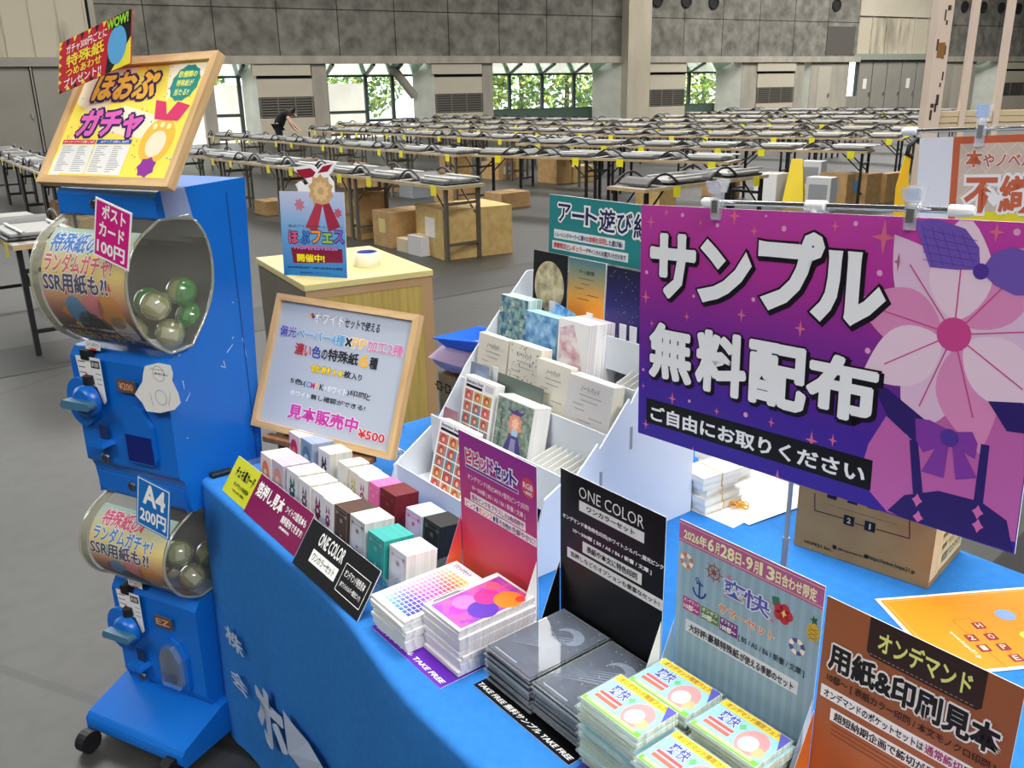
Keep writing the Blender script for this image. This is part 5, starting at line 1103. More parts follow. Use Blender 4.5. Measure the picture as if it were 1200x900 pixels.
def dor(P, w, h):
    DB = ink(48, 30, 26); a = P.loc((1021, 722)); b = P.loc((1153, 818)); x0, x1 = a[0], b[0]
    P.poly([(x0, h), (x0, h - .043), (x0 + .005, h - .048), (x1 - .005, h - .048), (x1, h - .043), (x1, h)], DB, 1, False); P.text('オンデマンド', (x0 + .012, h - .010), (x1 - .012, h - .037), ink(226, 230, 130), .025, 2, False)
    for k in range(22): P.line((x0 + .004 + k * (x1 - x0 - .01) / 22, h - .0445), (x0 + .004 + (k + .6) * (x1 - x0 - .01) / 22, h - .0445), .0007, ink(190, 170, 150), 2, False)
    c = P.loc((974, 750)); P.text('用紙&印刷見本', (c[0], c[1]), (c[0] + .19, c[1] - .036), BLACK, .04, 2.6, False, [(.075, ink(236, 234, 230))])
    c = P.loc((970, 787)); P.text('10部〜 [ 表紙カラー印刷 / 本文モノクロ印刷 ]', (c[0], c[1]), (.2, c[1] - .0125), ink(40, 26, 20), .0, 2, False)
    c = P.loc((963, 800)); P.rect((c[0], c[1]), (.206, c[1] - .0165), WH, 1, False); segs(P, (c[0] + .004, c[1] - .002), (.203, c[1] - .0145), [('オンデマンドのポケットセットは', BLACK, .9), ('通常締切', ink(160, 40, 110), 1.15), ('でOK!', BLACK, .9)], .02, 2, False)
    c = P.loc((974, 829)); P.rect((c[0], c[1]), (.2, c[1] - .0165), WH, 1, False); P.text('超短納期企画で締切が最大2日延長!', (c[0] + .005, c[1] - .002), (.196, c[1] - .0145), BLACK, .02, 2, False)
    for k in range(3): P.line((c[0] + .003, c[1] - .022 - k * .006), (.18, c[1] - .022 - k * .006), .0016, ink(120, 70, 40), 1, False)
ORF = grad('brown_orange_print', [(0, (196, 104, 50)), (.6, (150, 84, 48)), (1, (156, 88, 50))], 'Z'); ORW = grad('orange_wing', [(0, (236, 130, 50)), (1, (206, 110, 50))], 'Z')
popup('brown and orange paper sample pop-up board at the right end', UP4, .24, .212, pv(970, 698, 0.24)[1] - T - .001, .03, ORF, ORW, dor, (UP4 + .012, ink(206, 110, 50)), lambda P, w, d: None)
# stacks of sample packets
ORDN = ['top', 'second from the top', 'third from the top', 'fourth from the top', 'fifth from the top', 'sixth from the top', 'seventh from the top', 'eighth from the top', 'ninth from the top', 'tenth from the top', 'eleventh from the top', 'twelfth from the top', 'thirteenth from the top', 'fourteenth from the top']
rs = random.Random(11)
def stack(u0, v0, w, d, n, th, sidem, topm, draw, name, cat, label, group, zb=T + .003, jit=.003, wrap=None):
    z = zb
    for k in range(n):
        i = n - 1 - k; y = rs.uniform(-.02, .02) if i else 0; ju, jv = (rs.uniform(-jit, jit), rs.uniform(-jit, jit)) if i else (0, 0)
        X = flat_frame(u0 + ju, v0 + jv, z + th * .96, y); P = Panel(X); P.box(0, w, 0, th * .96, 0, d, sidem); P.rect((.0006, d - .0006), (w - .0006, .0006), topm, .5, False)
        if i == 0: draw(P, w, d)
        if wrap: P.box(-.002, w + .002, .0002, .0012, -.004, d + .002, wrap)
        tag(P.build(name), '%s, %s' % (label, ORDN[i]), cat, group); z += th
    return z
def dgrid(P, w, d):
    x0, x1, z0, z1 = .008, w - .008, .012, d - .026; nx, nz = 8, 16
    import colorsys
    for i in range(nx):
        for j in range(nz):
            f, g = i / (nx - 1), j / (nz - 1); hh = (.64 - .06 * f + (1.12 - .64 + .0) * g ** 1.1) % 1.0 if g > .35 else .6 + .06 * f + .3 * max(0, g - .1); hh = .56 + .56 * g + .07 * (f - .5); s_ = .25 + .75 * f; c = colorsys.hsv_to_rgb(hh % 1, s_, .96 if g > .4 else .96 - .3 * f * (1 - g))
            m = mat('swatch_%d_%d' % (i, j), tuple(int(225 * q) for q in c), .4); cw, ch = (x1 - x0) / nx, (z1 - z0) / nz
            P.rect((x0 + i * cw + .0007, z0 + (j + 1) * ch - .0007), (x0 + (i + 1) * cw - .0007, z0 + j * ch + .0007), m, 1, False)
    P.text('ビビッドセット', (.012, d - .006), (w - .045, d - .016), ink(110, 60, 160), .03, 1, False)
z = stack(.783, .016, .103, .17, 9, .0064, PAPERZ, WH, dgrid, 'sample_packet', 'sample packet', 'colour chart sample packet on the purple strip', 'colour chart packets on the purple strip')
def dgirl(P, w, d):
    bg = noisy('mixed_violet_print', (150, 60, 180), (226, 90, 160), 40, .35, 4, (1, 1, 1), 0, 'Object', .42, .58); P.rect((.012, d - .005), (w - .004, .006), bg, .8, False)
    for cx, cz, r, c in ((.05, .085, .022, (214, 50, 140)), (.078, .105, .024, (244, 130, 40)), (.072, .102, .014, (246, 196, 80)), (.04, .05, .02, (190, 120, 200)), (.075, .06, .025, (90, 50, 170)), (.03, .11, .012, (236, 90, 120)), (.05, .03, .014, (200, 60, 190)), (.09, .12, .009, (226, 60, 50))): P.disc((cx * w / .1, cz * d / .14), r * w / .1, ink(*c), 1.2 + cz, False, 18)
    P.rect((.002, d * .8), (.0105, .01), WH, 1, False); P.rect((.004, d * .45), (.0065, .015), BLACK, 1.5, False); P.rect((.0075, d * .5), (.0098, .012), BLACK, 1.5, False)
stack(.889, .05, .098, .145, 12, .0066, noisy('violet_edge_packets', (196, 190, 200), (232, 228, 224), 3, .5, 4, (2, 2, 170)), WH, dgirl, 'sample_packet', 'sample packet', 'violet printed sample packet beside the colour charts', 'violet printed packets on the purple strip')
DKB = noisy('dark_blue_print', (30, 40, 70), (48, 60, 92), 26, .3, 5, (1, 1, 1), 0, 'Object', .4, .6)
SILV = ink(120, 132, 158)
def ddark(P, w, d):
    P.disc((w * .62, d * .72), w * .24, SILV, 1, False, 22, w * .2); P.disc((w * .55, d * .66), w * .17, DKB, 1.2, False, 18)
    for k in range(6): P.poly([(w * (.05 + .03 * k), d * (.2 + .05 * k)), (w * (.6 + .04 * k), d * (.42 + .07 * k)), (w * (.62 + .04 * k), d * (.45 + .07 * k))], SILV, 1.4, False)
    for k in range(40): P.disc((rs.uniform(.04, .96) * w, rs.uniform(.3, .98) * d), rs.uniform(.0004, .0012), ink(170, 180, 200), 1.6, False, 6)
    P.rect((w * .1, d * .06), (w * .6, d * .045), ink(150, 156, 176), 1.4, False)
    P.rect((0, d), (w, 0), clear('packet_film', (150, 160, 180), .03, .0, .3), 3, False)
DKE = noisy('dark_packet_edges', (30, 32, 40), (110, 112, 122), 3, .35, 4, (2, 2, 150), 0, 'Object', .45, .75)
FILM = clear('packet_film')
stack(1.018, .078, .1, .15, 9, .0066, DKE, DKB, ddark, 'sample_packet', 'sample packet', 'dark blue bagged packet in the left dark stack', 'dark blue packets under the black board', wrap=FILM)
stack(1.123, .082, .1, .148, 9, .0062, DKE, DKB, ddark, 'sample_packet', 'sample packet', 'dark blue bagged packet in the right dark stack', 'dark blue packets under the black board', wrap=FILM)
SKY = ink(150, 200, 214)
def dsum(P, w, d):
    P.rect((.001, d - .001), (w - .001, d - .014), ink(242, 206, 60), 1, False); P.rect((.001, .009), (w - .001, .001), ink(120, 190, 60), 1, False); P.text('オンデマンド限定フェア', (.008, d - .003), (w - .012, d - .012), ink(150, 110, 50), .0, 1.6, False)
    P.disc((w * .72, d * .42), w * .2, ink(232, 150, 150), 1.2, False, 22, d * .34); P.disc((w * .70, d * .36), w * .12, ink(246, 214, 200), 1.6, False, 18, d * .2); P.disc((w * .86, d * .3), w * .09, ink(236, 180, 130), 1.4, False, 14)
    P.text('爽快', (w * .14, d * .76), (w * .42, d * .46), ink(70, 90, 180), .02, 2, False, [(.05, WH)]); P.star((w * .48, d * .62), .007, ink(110, 190, 110), 2, False, .5)
    P.rect((w * .08, d * .42), (w * .46, d * .35), ink(226, 90, 90), 1.3, False); P.rect((w * .08, d * .31), (w * .46, d * .22), ink(226, 110, 90), 1.3, False); P.rect((w * .06, d * .12), (w * .9, d * .05), ink(200, 226, 150), 1.6, False)
    P.poly([(w - .016, d - .001), (w - .001, d - .001), (w - .001, d - .03), (w - .006, d - .02)], ink(90, 90, 180), 1.4, False)
GE = noisy('green_white_packet_edges', (150, 170, 120), (228, 228, 220), 3, .45, 4, (2, 2, 130), 0, 'Object', .3, .6)
for nm, u0, v0, n in (('front left', 1.228, .072, 14), ('front right', 1.337, .062, 12), ('back left', 1.228, .158, 12), ('back right', 1.337, .155, 12)):
    stack(u0, v0, .1, .072, n, .0071, GE, SKY, dsum, 'sample_packet', 'sample packet', 'bright summer sample packet in the %s stack' % nm, 'summer packets before the striped board', jit=.004, wrap=FILM)
# pale pink box at the bottom edge
X = flat_frame(UP4 + .03, .10, T + .075); P = Panel(X); P.box(0, .1, 0, .072, 0, .11, WHs); P.rect((.001, .109), (.099, .001), ink(240, 220, 224), .5, False); P.spiky((.03, .06), .022, ink(226, 90, 130), 9, .6, 1, 1); P.disc((.07, .04), .02, ink(240, 170, 190), 1, False)
tag(P.build('sample_packet_box'), 'white box with a pink print before the brown and orange board', 'box')

# ------------------------------------------------------------------ white cardboard tier rack with its cards, notepads and envelopes
RW = noisy('white_coated_board', (214, 220, 228), (220, 226, 233), 2, .5, 2); UL, UR = .352, .836
rack = thing('display_rack', 'white cardboard tiered rack full of cards and notepads in the middle of the table', 'display rack', rot_frame(UL, .33, T))
prof = [(.318, T + .001), (.318, T + .075), (.34, T + .15), (.40, T + .178), (.405, T + .165), (.468, T + .222), (.472, T + .21), (.546, T + .292), (.55, T + .28), (.61, T + .36), (.66, T + .43), (.70, T + .45), (.735, T + .45), (.735, T + .001)]
profL = [(.318, T + .001), (.318, T + .06), (.44, T + .14), (.52, T + .25), (.60, T + .34), (.70, T + .44), (.735, T + .44), (.735, T + .001)]
MB().prism(prof, 'x', UR, UR + .004, RW).build('side_panel', rack, BX); MB().prism(profL, 'x', UL - .004, UL, RW).build('side_panel', rack, BX)
MB().box(UL, UR, .731, .735, T + .001, T + .45, RW).build('back_panel', rack, BX)
tiers = [(.325, .42, .018, .062), (.42, .505, .095, .155), (.505, .58, .165, .225), (.58, .65, .24, .295), (.65, .731, .32, .36)]
for v0, v1, zf_, zt in tiers:
    MB().box(UL, UR, v0, v1 - .003, T + zf_ - .003, T + zf_, RW).build('shelf', rack, BX); MB().box(UL, UR, v0 - .0015, v0 + .0015, T + zf_ - .03, T + zt, RW).build('front_lip', rack, BX)
for (v0, v1, zf_, zt), n in zip(tiers[:4], (4, 9, 0, 5)):
    for k in range(n):
        uu = UR - .012 - k * .017; MB().prism([(v0 + .004, T + zf_), (v1 - .006, T + zf_), (v1 - .006, T + zt + .012), (v0 + .012, T + zt - .004)], 'x', uu - .0006, uu + .0006, mat('white_divider', (232, 232, 226), .5)).build('divider', rack, BX)
for v_, z_ in ((.475, .165), (.552, .235)): MB().box(UR + .004, UR + .0055, v_ - .003, v_ + .003, T + z_ - .045, T + z_, mat('slot_grey', (150, 152, 156), .6)).build('slot', rack, BX)
MB().prism([(.318, T + .001), (.30, T + .001), (.318, T + .05)], 'x', UL - .004, UL + .001, RW).build('corner_gusset', rack, BX)
def pack(label, group, v0, z0, vt, zt, u0, u1, depth, side, face, draw, name='card_pack', cat='card pack', bow=0):
    L_ = math.hypot(vt - v0, zt - z0); lean = math.atan2(vt - v0, zt - z0); P = Panel(up_frame(u0, v0, z0, lean)); w = u1 - u0
    P.box(0, w, 0, depth, 0, L_, side); P.rect((.0004, L_ - .0004), (w - .0004, .0004), face, .5, False)
    if draw: draw(P, w, L_)
    return tag(P.build(name), label, cat, group)
G1 = 'cards and pads in the white rack'
def dgrid2(P, w, h):
    P.text('Illustration Sheet!', (.008, h - .006), (w * .62, h - .014), ink(60, 60, 120), .02, 1, False); P.rect((.008, h - .017), (w * .6, h - .023), BLACK, 1, False)
    P.rect((w * .68, h - .006), (w - .006, h - .02), ink(200, 200, 204), 1, False)
    cols = [(190, 120, 120), (150, 96, 110), (170, 140, 130), (196, 170, 110), (130, 140, 150), (110, 140, 160), (176, 160, 80), (96, 150, 150)]
    for i in range(3):
        for j in range(5):
            x = .007 + i * (w - .012) / 3; z1 = h - .028 - j * (h - .032) / 5; s_ = (w - .012) / 3 - .003; P.rect((x, z1), (x + s_, z1 - (h - .032) / 5 + .003), ink(*cols[(i * 3 + j * 2) % 8]), 1, False); P.disc((x + s_ * .45, z1 - .011), s_ * .3, ink(196, 70, 50), 1.5, False, 12); P.disc((x + s_ * .5, z1 - .013), s_ * .16, ink(232, 180, 150), 2, False, 10)
PE = noisy('white_card_edges', (226, 226, 222), (240, 240, 236), 3, .6, 3, (1, 120, 1))
b1 = T + .02
pack('mauve backing card at the left end of the lowest tier', G1, .385, b1, .425, .885, .40, .45, .0015, ink(150, 108, 118), ink(150, 108, 118), None, 'backing_card', 'card')
pack('pack of picture grid sheets in the lowest tier, left of the purple board', G1, .355, b1, .398, .872, .425, .55, .022, PE, WH, dgrid2)
pack('white pack standing behind the purple board in the lowest tier', G1, .352, b1, .395, .865, .556, .665, .022, PE, WH, None); pack('thin white pack at the right of the lowest tier behind the purple board', G1, .35, b1, .392, .86, .668, .70, .02, PE, WH, None)
b2 = T + .096
pack('slate blue backing card at the left end of the second tier', G1, .468, b2, .497, .975, .405, .47, .0015, ink(120, 130, 156), ink(120, 130, 156), None, 'backing_card', 'card')
pack('dark sage backing card behind the second tier packs', G1, .478, b2, .506, .968, .49, .64, .0015, ink(92, 104, 96), ink(92, 104, 96), None, 'backing_card', 'card')
pack('pack of picture grid sheets standing in the second tier', G1, .438, b2, .47, .954, .42, .53, .024, PE, WH, dgrid2)
def dmet(P, w, h):
    sg = noisy('sage_floral_print', (104, 122, 108), (150, 164, 150), 120, .45, 3, (1, 1, 1), 0, 'Object', .4, .6); P.rect((.003, h - .003), (w - .003, .003), sg, .8, False)
    P.spiky((w * .56, h * .70), w * .2, ink(226, 150, 120), 8, .7, 1.2, 1.2); P.spiky((w * .56, h * .70), w * .11, ink(240, 196, 170), 8, .6, 1.5, 1.2); P.poly([(w * .3, h * .88), (w * .5, h * .86), (w * .56, h * .9), (w * .64, h * .86), (w * .8, h * .9), (w * .68, h * .82), (w * .44, h * .82)], ink(84, 70, 130), 1.6, False)
    P.poly([(w * .22, h * .08), (w * .9, h * .08), (w * .76, h * .4), (w * .68, h * .55), (w * .44, h * .55), (w * .36, h * .4)], ink(74, 70, 130), 1.2, False); P.poly([(w * .44, h * .1), (w * .68, h * .1), (w * .62, h * .5), (w * .5, h * .5)], ink(150, 140, 180), 1.6, False); P.rect((w * .5, h * .62), (w * .64, h * .54), ink(160, 200, 226), 1.5, False)
    # lettering up the left edge
    vs, fs = glyphs('Metallic Color', .01, .2); ax = max(v[0] for v in vs); 
    P.add([(w * .2 - v[1] * .012, -EPS * 2.2, h * .12 + v[0] / ax * h * .75) for v in vs], fs, ink(34, 40, 44))
pack('Metallic Color picture pack in the second tier', G1, .43, b2 - .004, .462, .945, .548, .668, .042, PE, WH, dmet)
NP = [ink(222, 216, 200), ink(226, 221, 206), ink(224, 218, 202), ink(214, 210, 206)]; NE = noisy('cream_pad_edges', (214, 208, 188), (232, 227, 210), 3, .7, 3, (1, 100, 1))
def dpad(kind):
    def f(P, w, h):
        G = ink(110, 112, 118); GL = ink(150, 150, 156)
        if kind == 1:
            for k in range(110): P.spiky((rs.uniform(.03, .97) * w, rs.uniform(.03, .97) * h), rs.uniform(.001, .0036), GL if k % 3 else G, 5, .45, 1, 1)
        if kind == 3:
            for i in range(int(w / .006)):
                for j in range(int(h / .006)): P.disc(((i + .5 + .5 * (j % 2)) * .006, (j + .5) * .006), .0011, ink(186, 186, 196), .8, False, 4) if (i + 1) * .006 < w else None
        P.text('ノートパッド', (w * .3, h * .9), (w * .72, h * .82), G, .0, 2, False)
        for k, (a, b) in enumerate(((.28, .78), (.34, .7), (.16, .4), (.2, .44), (.55, .86), (.3, .62))): P.line((w * a, h * (.77 - k * .07)), (w * b, h * (.77 - k * .07)), .0016, GL, 2, False)
        if kind >= 2:
            P.poly([(w * .08, h * .03), (w * .16, h * .2), (w * .3, h * .13), (w * .42, h * .2), (w * .46, h * .05), (w * .3, h * .1)], GL, 2, False); P.poly([(w * .56, h * .03), (w * .6, h * .17), (w * .75, h * .1), (w * .9, h * .16), (w * .93, h * .03), (w * .75, h * .06)], GL, 2, False)
    return f
b3 = T + .168
for i, (l, u0, u1, dv_, zt, dp) in enumerate((('cream notepad at the left end of the third tier', .368, .474, .012, 1.025, .022), ('cream notepad with a scattered star print in the third tier', .480, .585, .012, 1.028, .03), ('cream notepad with faint grey writing in the third tier', .588, .688, .0, 1.016, .02), ('cream notepad with a fine dotted pattern at the right of the third tier', .692, .815, -.006, 1.01, .03))):
    pack(l, G1, .513 + dv_, b3, .536 + dv_, zt, u0, u1, dp, NE, NP[i], dpad(i), 'notepad', 'notepad')
b4 = T + .242
BOK = noisy('teal_bokeh_print', (60, 96, 130), (150, 190, 180), 60, .4, 3, (1, 1, 1), 0, 'Object', .4, .62); ICE = noisy('ice_blue_print', (70, 130, 190), (160, 206, 236), 50, .35, 6, (1, 1, 1), 0, 'Object', .38, .66); PNK = noisy('pink_marble_print', (206, 150, 166), (244, 236, 236), 24, .4, 6, (1, 1, 1.4), 0, 'Object', .4, .6)
def dbok(P, w, h):
    for k in range(26): P.disc((rs.uniform(.05, .95) * w, rs.uniform(.05, .95) * h), rs.uniform(.003, .008), ink(*[(150, 186, 180), (196, 200, 186), (110, 140, 176)][k % 3]), 1 + k * .03, False, 14)
pack('teal envelope pack with pale round dots at the left of the fourth tier', G1, .60, b4, .615, 1.10, .362, .46, .04, noisy('teal_edges', (120, 160, 160), (206, 226, 220), 3, .4, 3, (1, 90, 1)), BOK, dbok, 'envelope_pack', 'envelope pack')
pack('icy blue envelope pack in the fourth tier', G1, .592, b4, .604, 1.083, .466, .57, .034, noisy('ice_edges', (110, 170, 216), (190, 222, 240), 3, .4, 3, (1, 90, 1)), ICE, None, 'envelope_pack', 'envelope pack')
X = up_frame(.515, .632, b4 + .12, .1, .1); P = Panel(X); P.poly([(0, 0), (.07, -.005), (.07, .028), (.012, .045)], ICE, 1, False); P.box(0, .068, .0003, .0012, -.1, .026, ICE); tag(P.build('blue_envelope'), 'single blue envelope sticking up behind the icy blue pack', 'envelope', G1)
pack('white and pink marbled envelope pack in the fourth tier', G1, .588, b4, .602, 1.088, .578, .67, .085, noisy('white_envelope_edges', (196, 190, 194), (244, 242, 240), 3, .5, 3, (1, 70, 1)), WH, lambda P, w, h: P.poly([(.004, h - .02), (w * .5, h - .006), (w * .8, h * .5), (w * .95, .01), (.012, .01)], PNK, 1, False), 'envelope_pack', 'envelope pack')
b5 = T + .322
def dmoon(P, w, h):
    P.disc((w * .5, h * .52), w * .44, noisy('moon_print', (136, 124, 96), (214, 200, 160), 34, .5, 6, (1, 1, 1), 0, 'Object', .35, .6), 1, False, 36, w * .5)
def dsun(P, w, h):
    P.text('アート遊び紙', (w * .3, h * .86), (w * .72, h * .8), ink(70, 90, 80), .0, 2, False)
    for k, (a, b) in enumerate(((.3, .7), (.36, .6), (.2, .45), (.55, .85), (.3, .6))): P.line((w * a, h * (.74 - .07 * k)), (w * b, h * (.74 - .07 * k)), .0014, ink(120, 100, 60), 2, False)
def dstar(P, w, h):
    for k in range(60): P.disc((rs.uniform(.04, .96) * w, rs.uniform(.04, .96) * h), rs.uniform(.0004, .001), ink(210, 214, 236), 1, False, 6)
zt5 = 1.198
pack('black card with a full moon in the top tier', G1, .672, b5 + .02, .68, zt5, .402, .515, .002, BLACK, ink(18, 16, 14), dmoon, 'art_paper_card', 'card')
pack('sunset coloured card in the top tier beside the moon card', G1, .672, b5 + .02, .68, zt5, .52, .634, .002, WH, grad('sunset_print', [(0, (226, 110, 30)), (.45, (236, 160, 50)), (.75, (150, 150, 110)), (1, (70, 120, 130))], 'Z'), dsun, 'art_paper_card', 'card')
pack('starry night card in the top tier beside the sunset card', G1, .672, b5 + .02, .68, zt5 - .003, .638, .748, .002, NAVY, grad('night_print', [(0, (70, 40, 110)), (.4, (40, 34, 110)), (1, (16, 16, 44))], 'Z'), dstar, 'art_paper_card', 'card')
pack('deep blue card at the right end of the top tier', G1, .672, b5 + .02, .68, zt5 - .012, .752, .828, .002, NAVY, grad('blue_print', [(0, (60, 90, 160)), (.5, (30, 50, 110)), (1, (14, 18, 44))], 'Z'), None, 'art_paper_card', 'card')
for i, (x, y) in enumerate(((647, 353), (691, 367), (730, 380), (742, 383))):
    u, z = pv(x, y, .655); MB().box(u - .009, u + .009, .654, .656, T + .32, z, mat('white_card_holder', (222, 226, 232), .4)).build('card_holder', rack, BX)
for x, y in ((577, 425), (593, 432)):
    u, z = pv(x, y, .50); 
u, z = pv(578, 432, .505); MB().box(u - .012, u + .012, .5075, .5088, T + .20, z + .004, mat('white_card_holder', (222, 226, 232), .4)).build('card_holder', rack, BX)
# teal header board standing at the back of the rack
X = up_frame(.474, .70, T + .452, .02); P = Panel(X); TW, THh = .345, .132
P = Panel(up_frame(pv(643, 295, .69)[0], .69, pv(643, 295, .69)[1], .03)); TLc = P.loc((650, 228)); THh = TLc[1]
P.slab(0, TW, 0, THh, .003, ink(36, 130, 130), WH)
for ch, a, b in (('ア', (655, 238), (669, 261)), ('ー', (671, 250), (685, 256)), ('ト', (687, 243), (700, 266)), ('遊', (703, 244), (721, 274)), ('び', (724, 248), (741, 276)), ('紙', (744, 250), (763, 283))): P.text(ch, a, b, NAVY, .02, 2.4, True, [(.09, WH)])
P.rect((649.5, 268), (732, 293), ink(226, 230, 230), 1); segs(P, (651, 270), (730, 291), [('トレーシングペーパーに様々な', NAVY, .8), ('絵柄', ink(206, 40, 60), 1.15), ('を', NAVY, .8), ('印刷', ink(206, 40, 60), 1.15), ('した遊び紙!', NAVY, .85)], .02)
P.rect((647.5, 281), (736, 308), ink(226, 230, 230), 1); segs(P, (649, 283), (734, 306), [('季節限定', ink(206, 40, 60), 1.1), ('と', NAVY, .8), ('レギュラー', ink(206, 40, 60), 1.05), ('デザインからお選びいただけます', NAVY, .8)], .02)
tb = P.build('header_board'); tag(tb, 'teal art paper header board rising from the back of the white rack', 'sign')
MB().box(.49, .80, .7045, .7065, T + .36, T + .56, CLEAR).build('header_support', rack, BX)

# ------------------------------------------------------------------ sheets, banded bundles, carton and orange flyer behind the pop-up boards
SHEET = noisy('white_print_sheet', (240, 240, 236), (246, 246, 242), 4, .6, 2)
for i, (u, v, w, d, yaw, l) in enumerate(((.70, .735, .245, .265, .03, 'large white printed sheet lying under the banded bundles'), (.74, .80, .22, .2, -.12, 'white printed sheet lying skewed on another sheet'),)):
    P = Panel(flat_frame(u, v, T + .0018 + .0016 * i, yaw)); P.slab(0, w, 0, d, .0012, SHEET)
    for k in range(14): P.line((.02, .02 + k * .017), (w - .02 - .05 * (k % 3), .02 + k * .017), .0008, ink(206, 206, 204), 1, False)
    tag(P.build('paper_sheet'), l, 'sheet', 'white sheets on the booth table')
BAND = ink(206, 160, 70)
def bundle(u, v, z, yaw, label):
    X = rot_frame(u, v, z, yaw); t = thing('card_bundle', label, 'card bundle', X, 'banded card bundles')
    MB().box(0, .072, 0, .105, 0, .0155, PAPERZ).build('cards', t, X); MB().prism([(-.0012, -.0008), (.0732, -.0008), (.0732, .0165), (-.0012, .0165)], 'y', .05, .0525, BAND, None, False).build('rubber_band', t, X)
for i in range(5): bundle(.80 + rs.uniform(-.004, .004), .742 + rs.uniform(-.005, .005), T + .0055 + i * .0165, rs.uniform(-.08, .08) - .05, 'white banded card bundle in the front stack, %s' % ORDN[4 - i])
for i in range(4): bundle(.742 + rs.uniform(-.004, .004), .865 + rs.uniform(-.005, .005), T + .0055 + i * .0165, rs.uniform(-.06, .06), 'white banded card bundle in the rear stack, %s' % ORDN[3 - i])
u, v = pz(866, 591, T + .01); b = MB()
for k in range(6): a0_ = k * 1.1; b.tube([(.010 * math.cos(a0_) + .012 * math.cos(i * math.pi / 5 + k), .010 * math.sin(a0_) + .009 * math.sin(i * math.pi / 5 + k), .004 + .0025 * k * .6 + .003 * math.sin(i + k)) for i in range(10)], .0014, ink(226, 160, 40), 5, None, True)
tag(b.build('rubber_band_tangle', X=rot_frame(u, v, T + .0035)), 'small tangle of orange rubber bands on the white sheets', 'rubber bands')
p0, p1 = pz(930, 638, T), pz(1087, 691, T); yawB = math.atan2(p1[1] - p0[1], p1[0] - p0[0]); HXb = rot_frame(p0[0], p0[1], T + .001, yawB); wB = math.hypot(p1[0] - p0[0], p1[1] - p0[1]); dB, hB = .175, .19
hb = thing('cardboard_box', 'brown printed carton with a delivery label under the big purple sign', 'box', HXb, 'cartons on the booth table')
MB().box(0, wB, 0, dB / 2 - .001, hB, hB + .003, KR).box(0, wB, dB / 2 + .001, dB, hB, hB + .003, KR).build('top_flap', hb, HXb)
P = Panel(HXb); P.lay = 1; P.box(0, wB, 0, dB, 0, hB, KR)
P.text('HOPE21 Inc.', (943, 632), (974, 646), BLACK, .03, 1); P.text('@hopechan21', (982, 641), (1011, 654), BLACK, .02, 1); P.text('https://www.hope21.jp', (1018, 650), (1072, 674), BLACK, .02, 1); P.rect((976, 638), (980, 644), BLACK, 1); P.rect((1013, 649), (1017, 655), BLACK, 1)
def lineb(a, b): P.line(a, b, .0016, BLACK, 1)
lineb((955, 578), (955, 598)); lineb((955, 598), (990, 608)); lineb((1002, 613), (1015, 617)); lineb((1027, 620), (1066, 631)); lineb((1066, 631), (1066, 610))
for tx, (x, y) in (('2', (995, 610)), ('1', (1019.5, 617))):
    c = P.loc((x, y)); P.rect((c[0] - .0095, c[1] + .0095), (c[0] + .0095, c[1] - .0095), BLACK, 1.4, False); w1 = .0036 if tx == '2' else .0016; P.text(tx, (c[0] - w1, c[1] + .0055), (c[0] + w1, c[1] - .0055), ink(200, 180, 140), .03, 2, False)
P.text('A variety of prints products. We guarantee the quality of our works.', (966, 589), (1053, 616), BLACK, .0, 1)
for k in range(4): c = P.loc((975 + k * 24, 584 + k * 6)); P.rect((c[0] - .009, c[1] + .006), (c[0] + .009, c[1] - .001), BLACK, 1, False)
P.build('carton', hb)
RX = frame(HXb @ Vector((wB, 0, 0)), (HXb.to_3x3() @ Vector((0, 1, 0))), (HXb.to_3x3() @ Vector((-1, 0, 0))), ZZ)
P = Panel(RX); LBc = ink(232, 214, 160); P.rect((.0, .165), (.045, .012), ink(222, 206, 160), .6, False); P.rect((.035, .16), (dB - .004, .016), LBc, 1, False)
for k in range(5): P.line((.045, .05 + .022 * k), (dB - .01, .05 + .022 * k), .0008, ink(150, 130, 90), 1.5, False); P.text(('住所', '氏名', '様', '品名', 'TEL')[k], (.048, .066 + .022 * k), (.075, .055 + .022 * k), ink(60, 50, 40), .0, 2, False)
P.text('ウエストウイング', (.082, .066), (dB - .012, .053), ink(50, 44, 40), .01, 2, False); P.text('株式会社 ウエストウイング', (.055, .046), (dB - .014, .026), ink(40, 36, 34), .015, 2, False)
for k in range(3): P.line((.085, .082 + .022 * k), (dB - .02 - .02 * k, .082 + .022 * k), .004, ink(90, 80, 66), 1.6, False)
P.build('delivery_label', hb)
p0 = pz(1025, 703, T); p1 = pz(1200, 689, T); yF = math.atan2(p1[1] - p0[1], p1[0] - p0[0])
FX = frame(W(p0[0], p0[1], T + .002), (UU * math.cos(yF) + VV * math.sin(yF)), -ZZ, (-UU * math.sin(yF) + VV * math.cos(yF)))
P = Panel(FX); wf, hf = .297, -.21; OG = ink(236, 140, 30)
P.box(0, wf, 0, .0008, hf, 0, WH); P.rect((.006, -.006), (wf - .006, hf + .006), OG, 1, False)
for a, b in (((.012, -.011), (wf - .012, -.011)), ((.012, -.011), (.012, hf + .012))): P.line(a, b, .0006, ink(250, 220, 170), 2, False)
MR = ink(140, 40, 60); sq = [(1147, 733.5), (1161.5, 746.5), (1176, 758.5), (1191, 771.5), (1138.5, 748), (1153, 760)]
for (x, y), ch in zip(sq, 'HOPE21'):
    c = P.loc((x, y)); P.rect((c[0] - .009, c[1] + .009), (c[0] + .009, c[1] - .009), MR, 2, False); P.text(ch, (c[0] - .0045, c[1] + .006), (c[0] + .0045, c[1] - .006), ink(236, 200, 160), .02, 3, False)
for a, b in ((0, 1), (1, 2), (2, 3), (4, 5)): P.line(sq[a], sq[b], .0008, MR, 1.6)
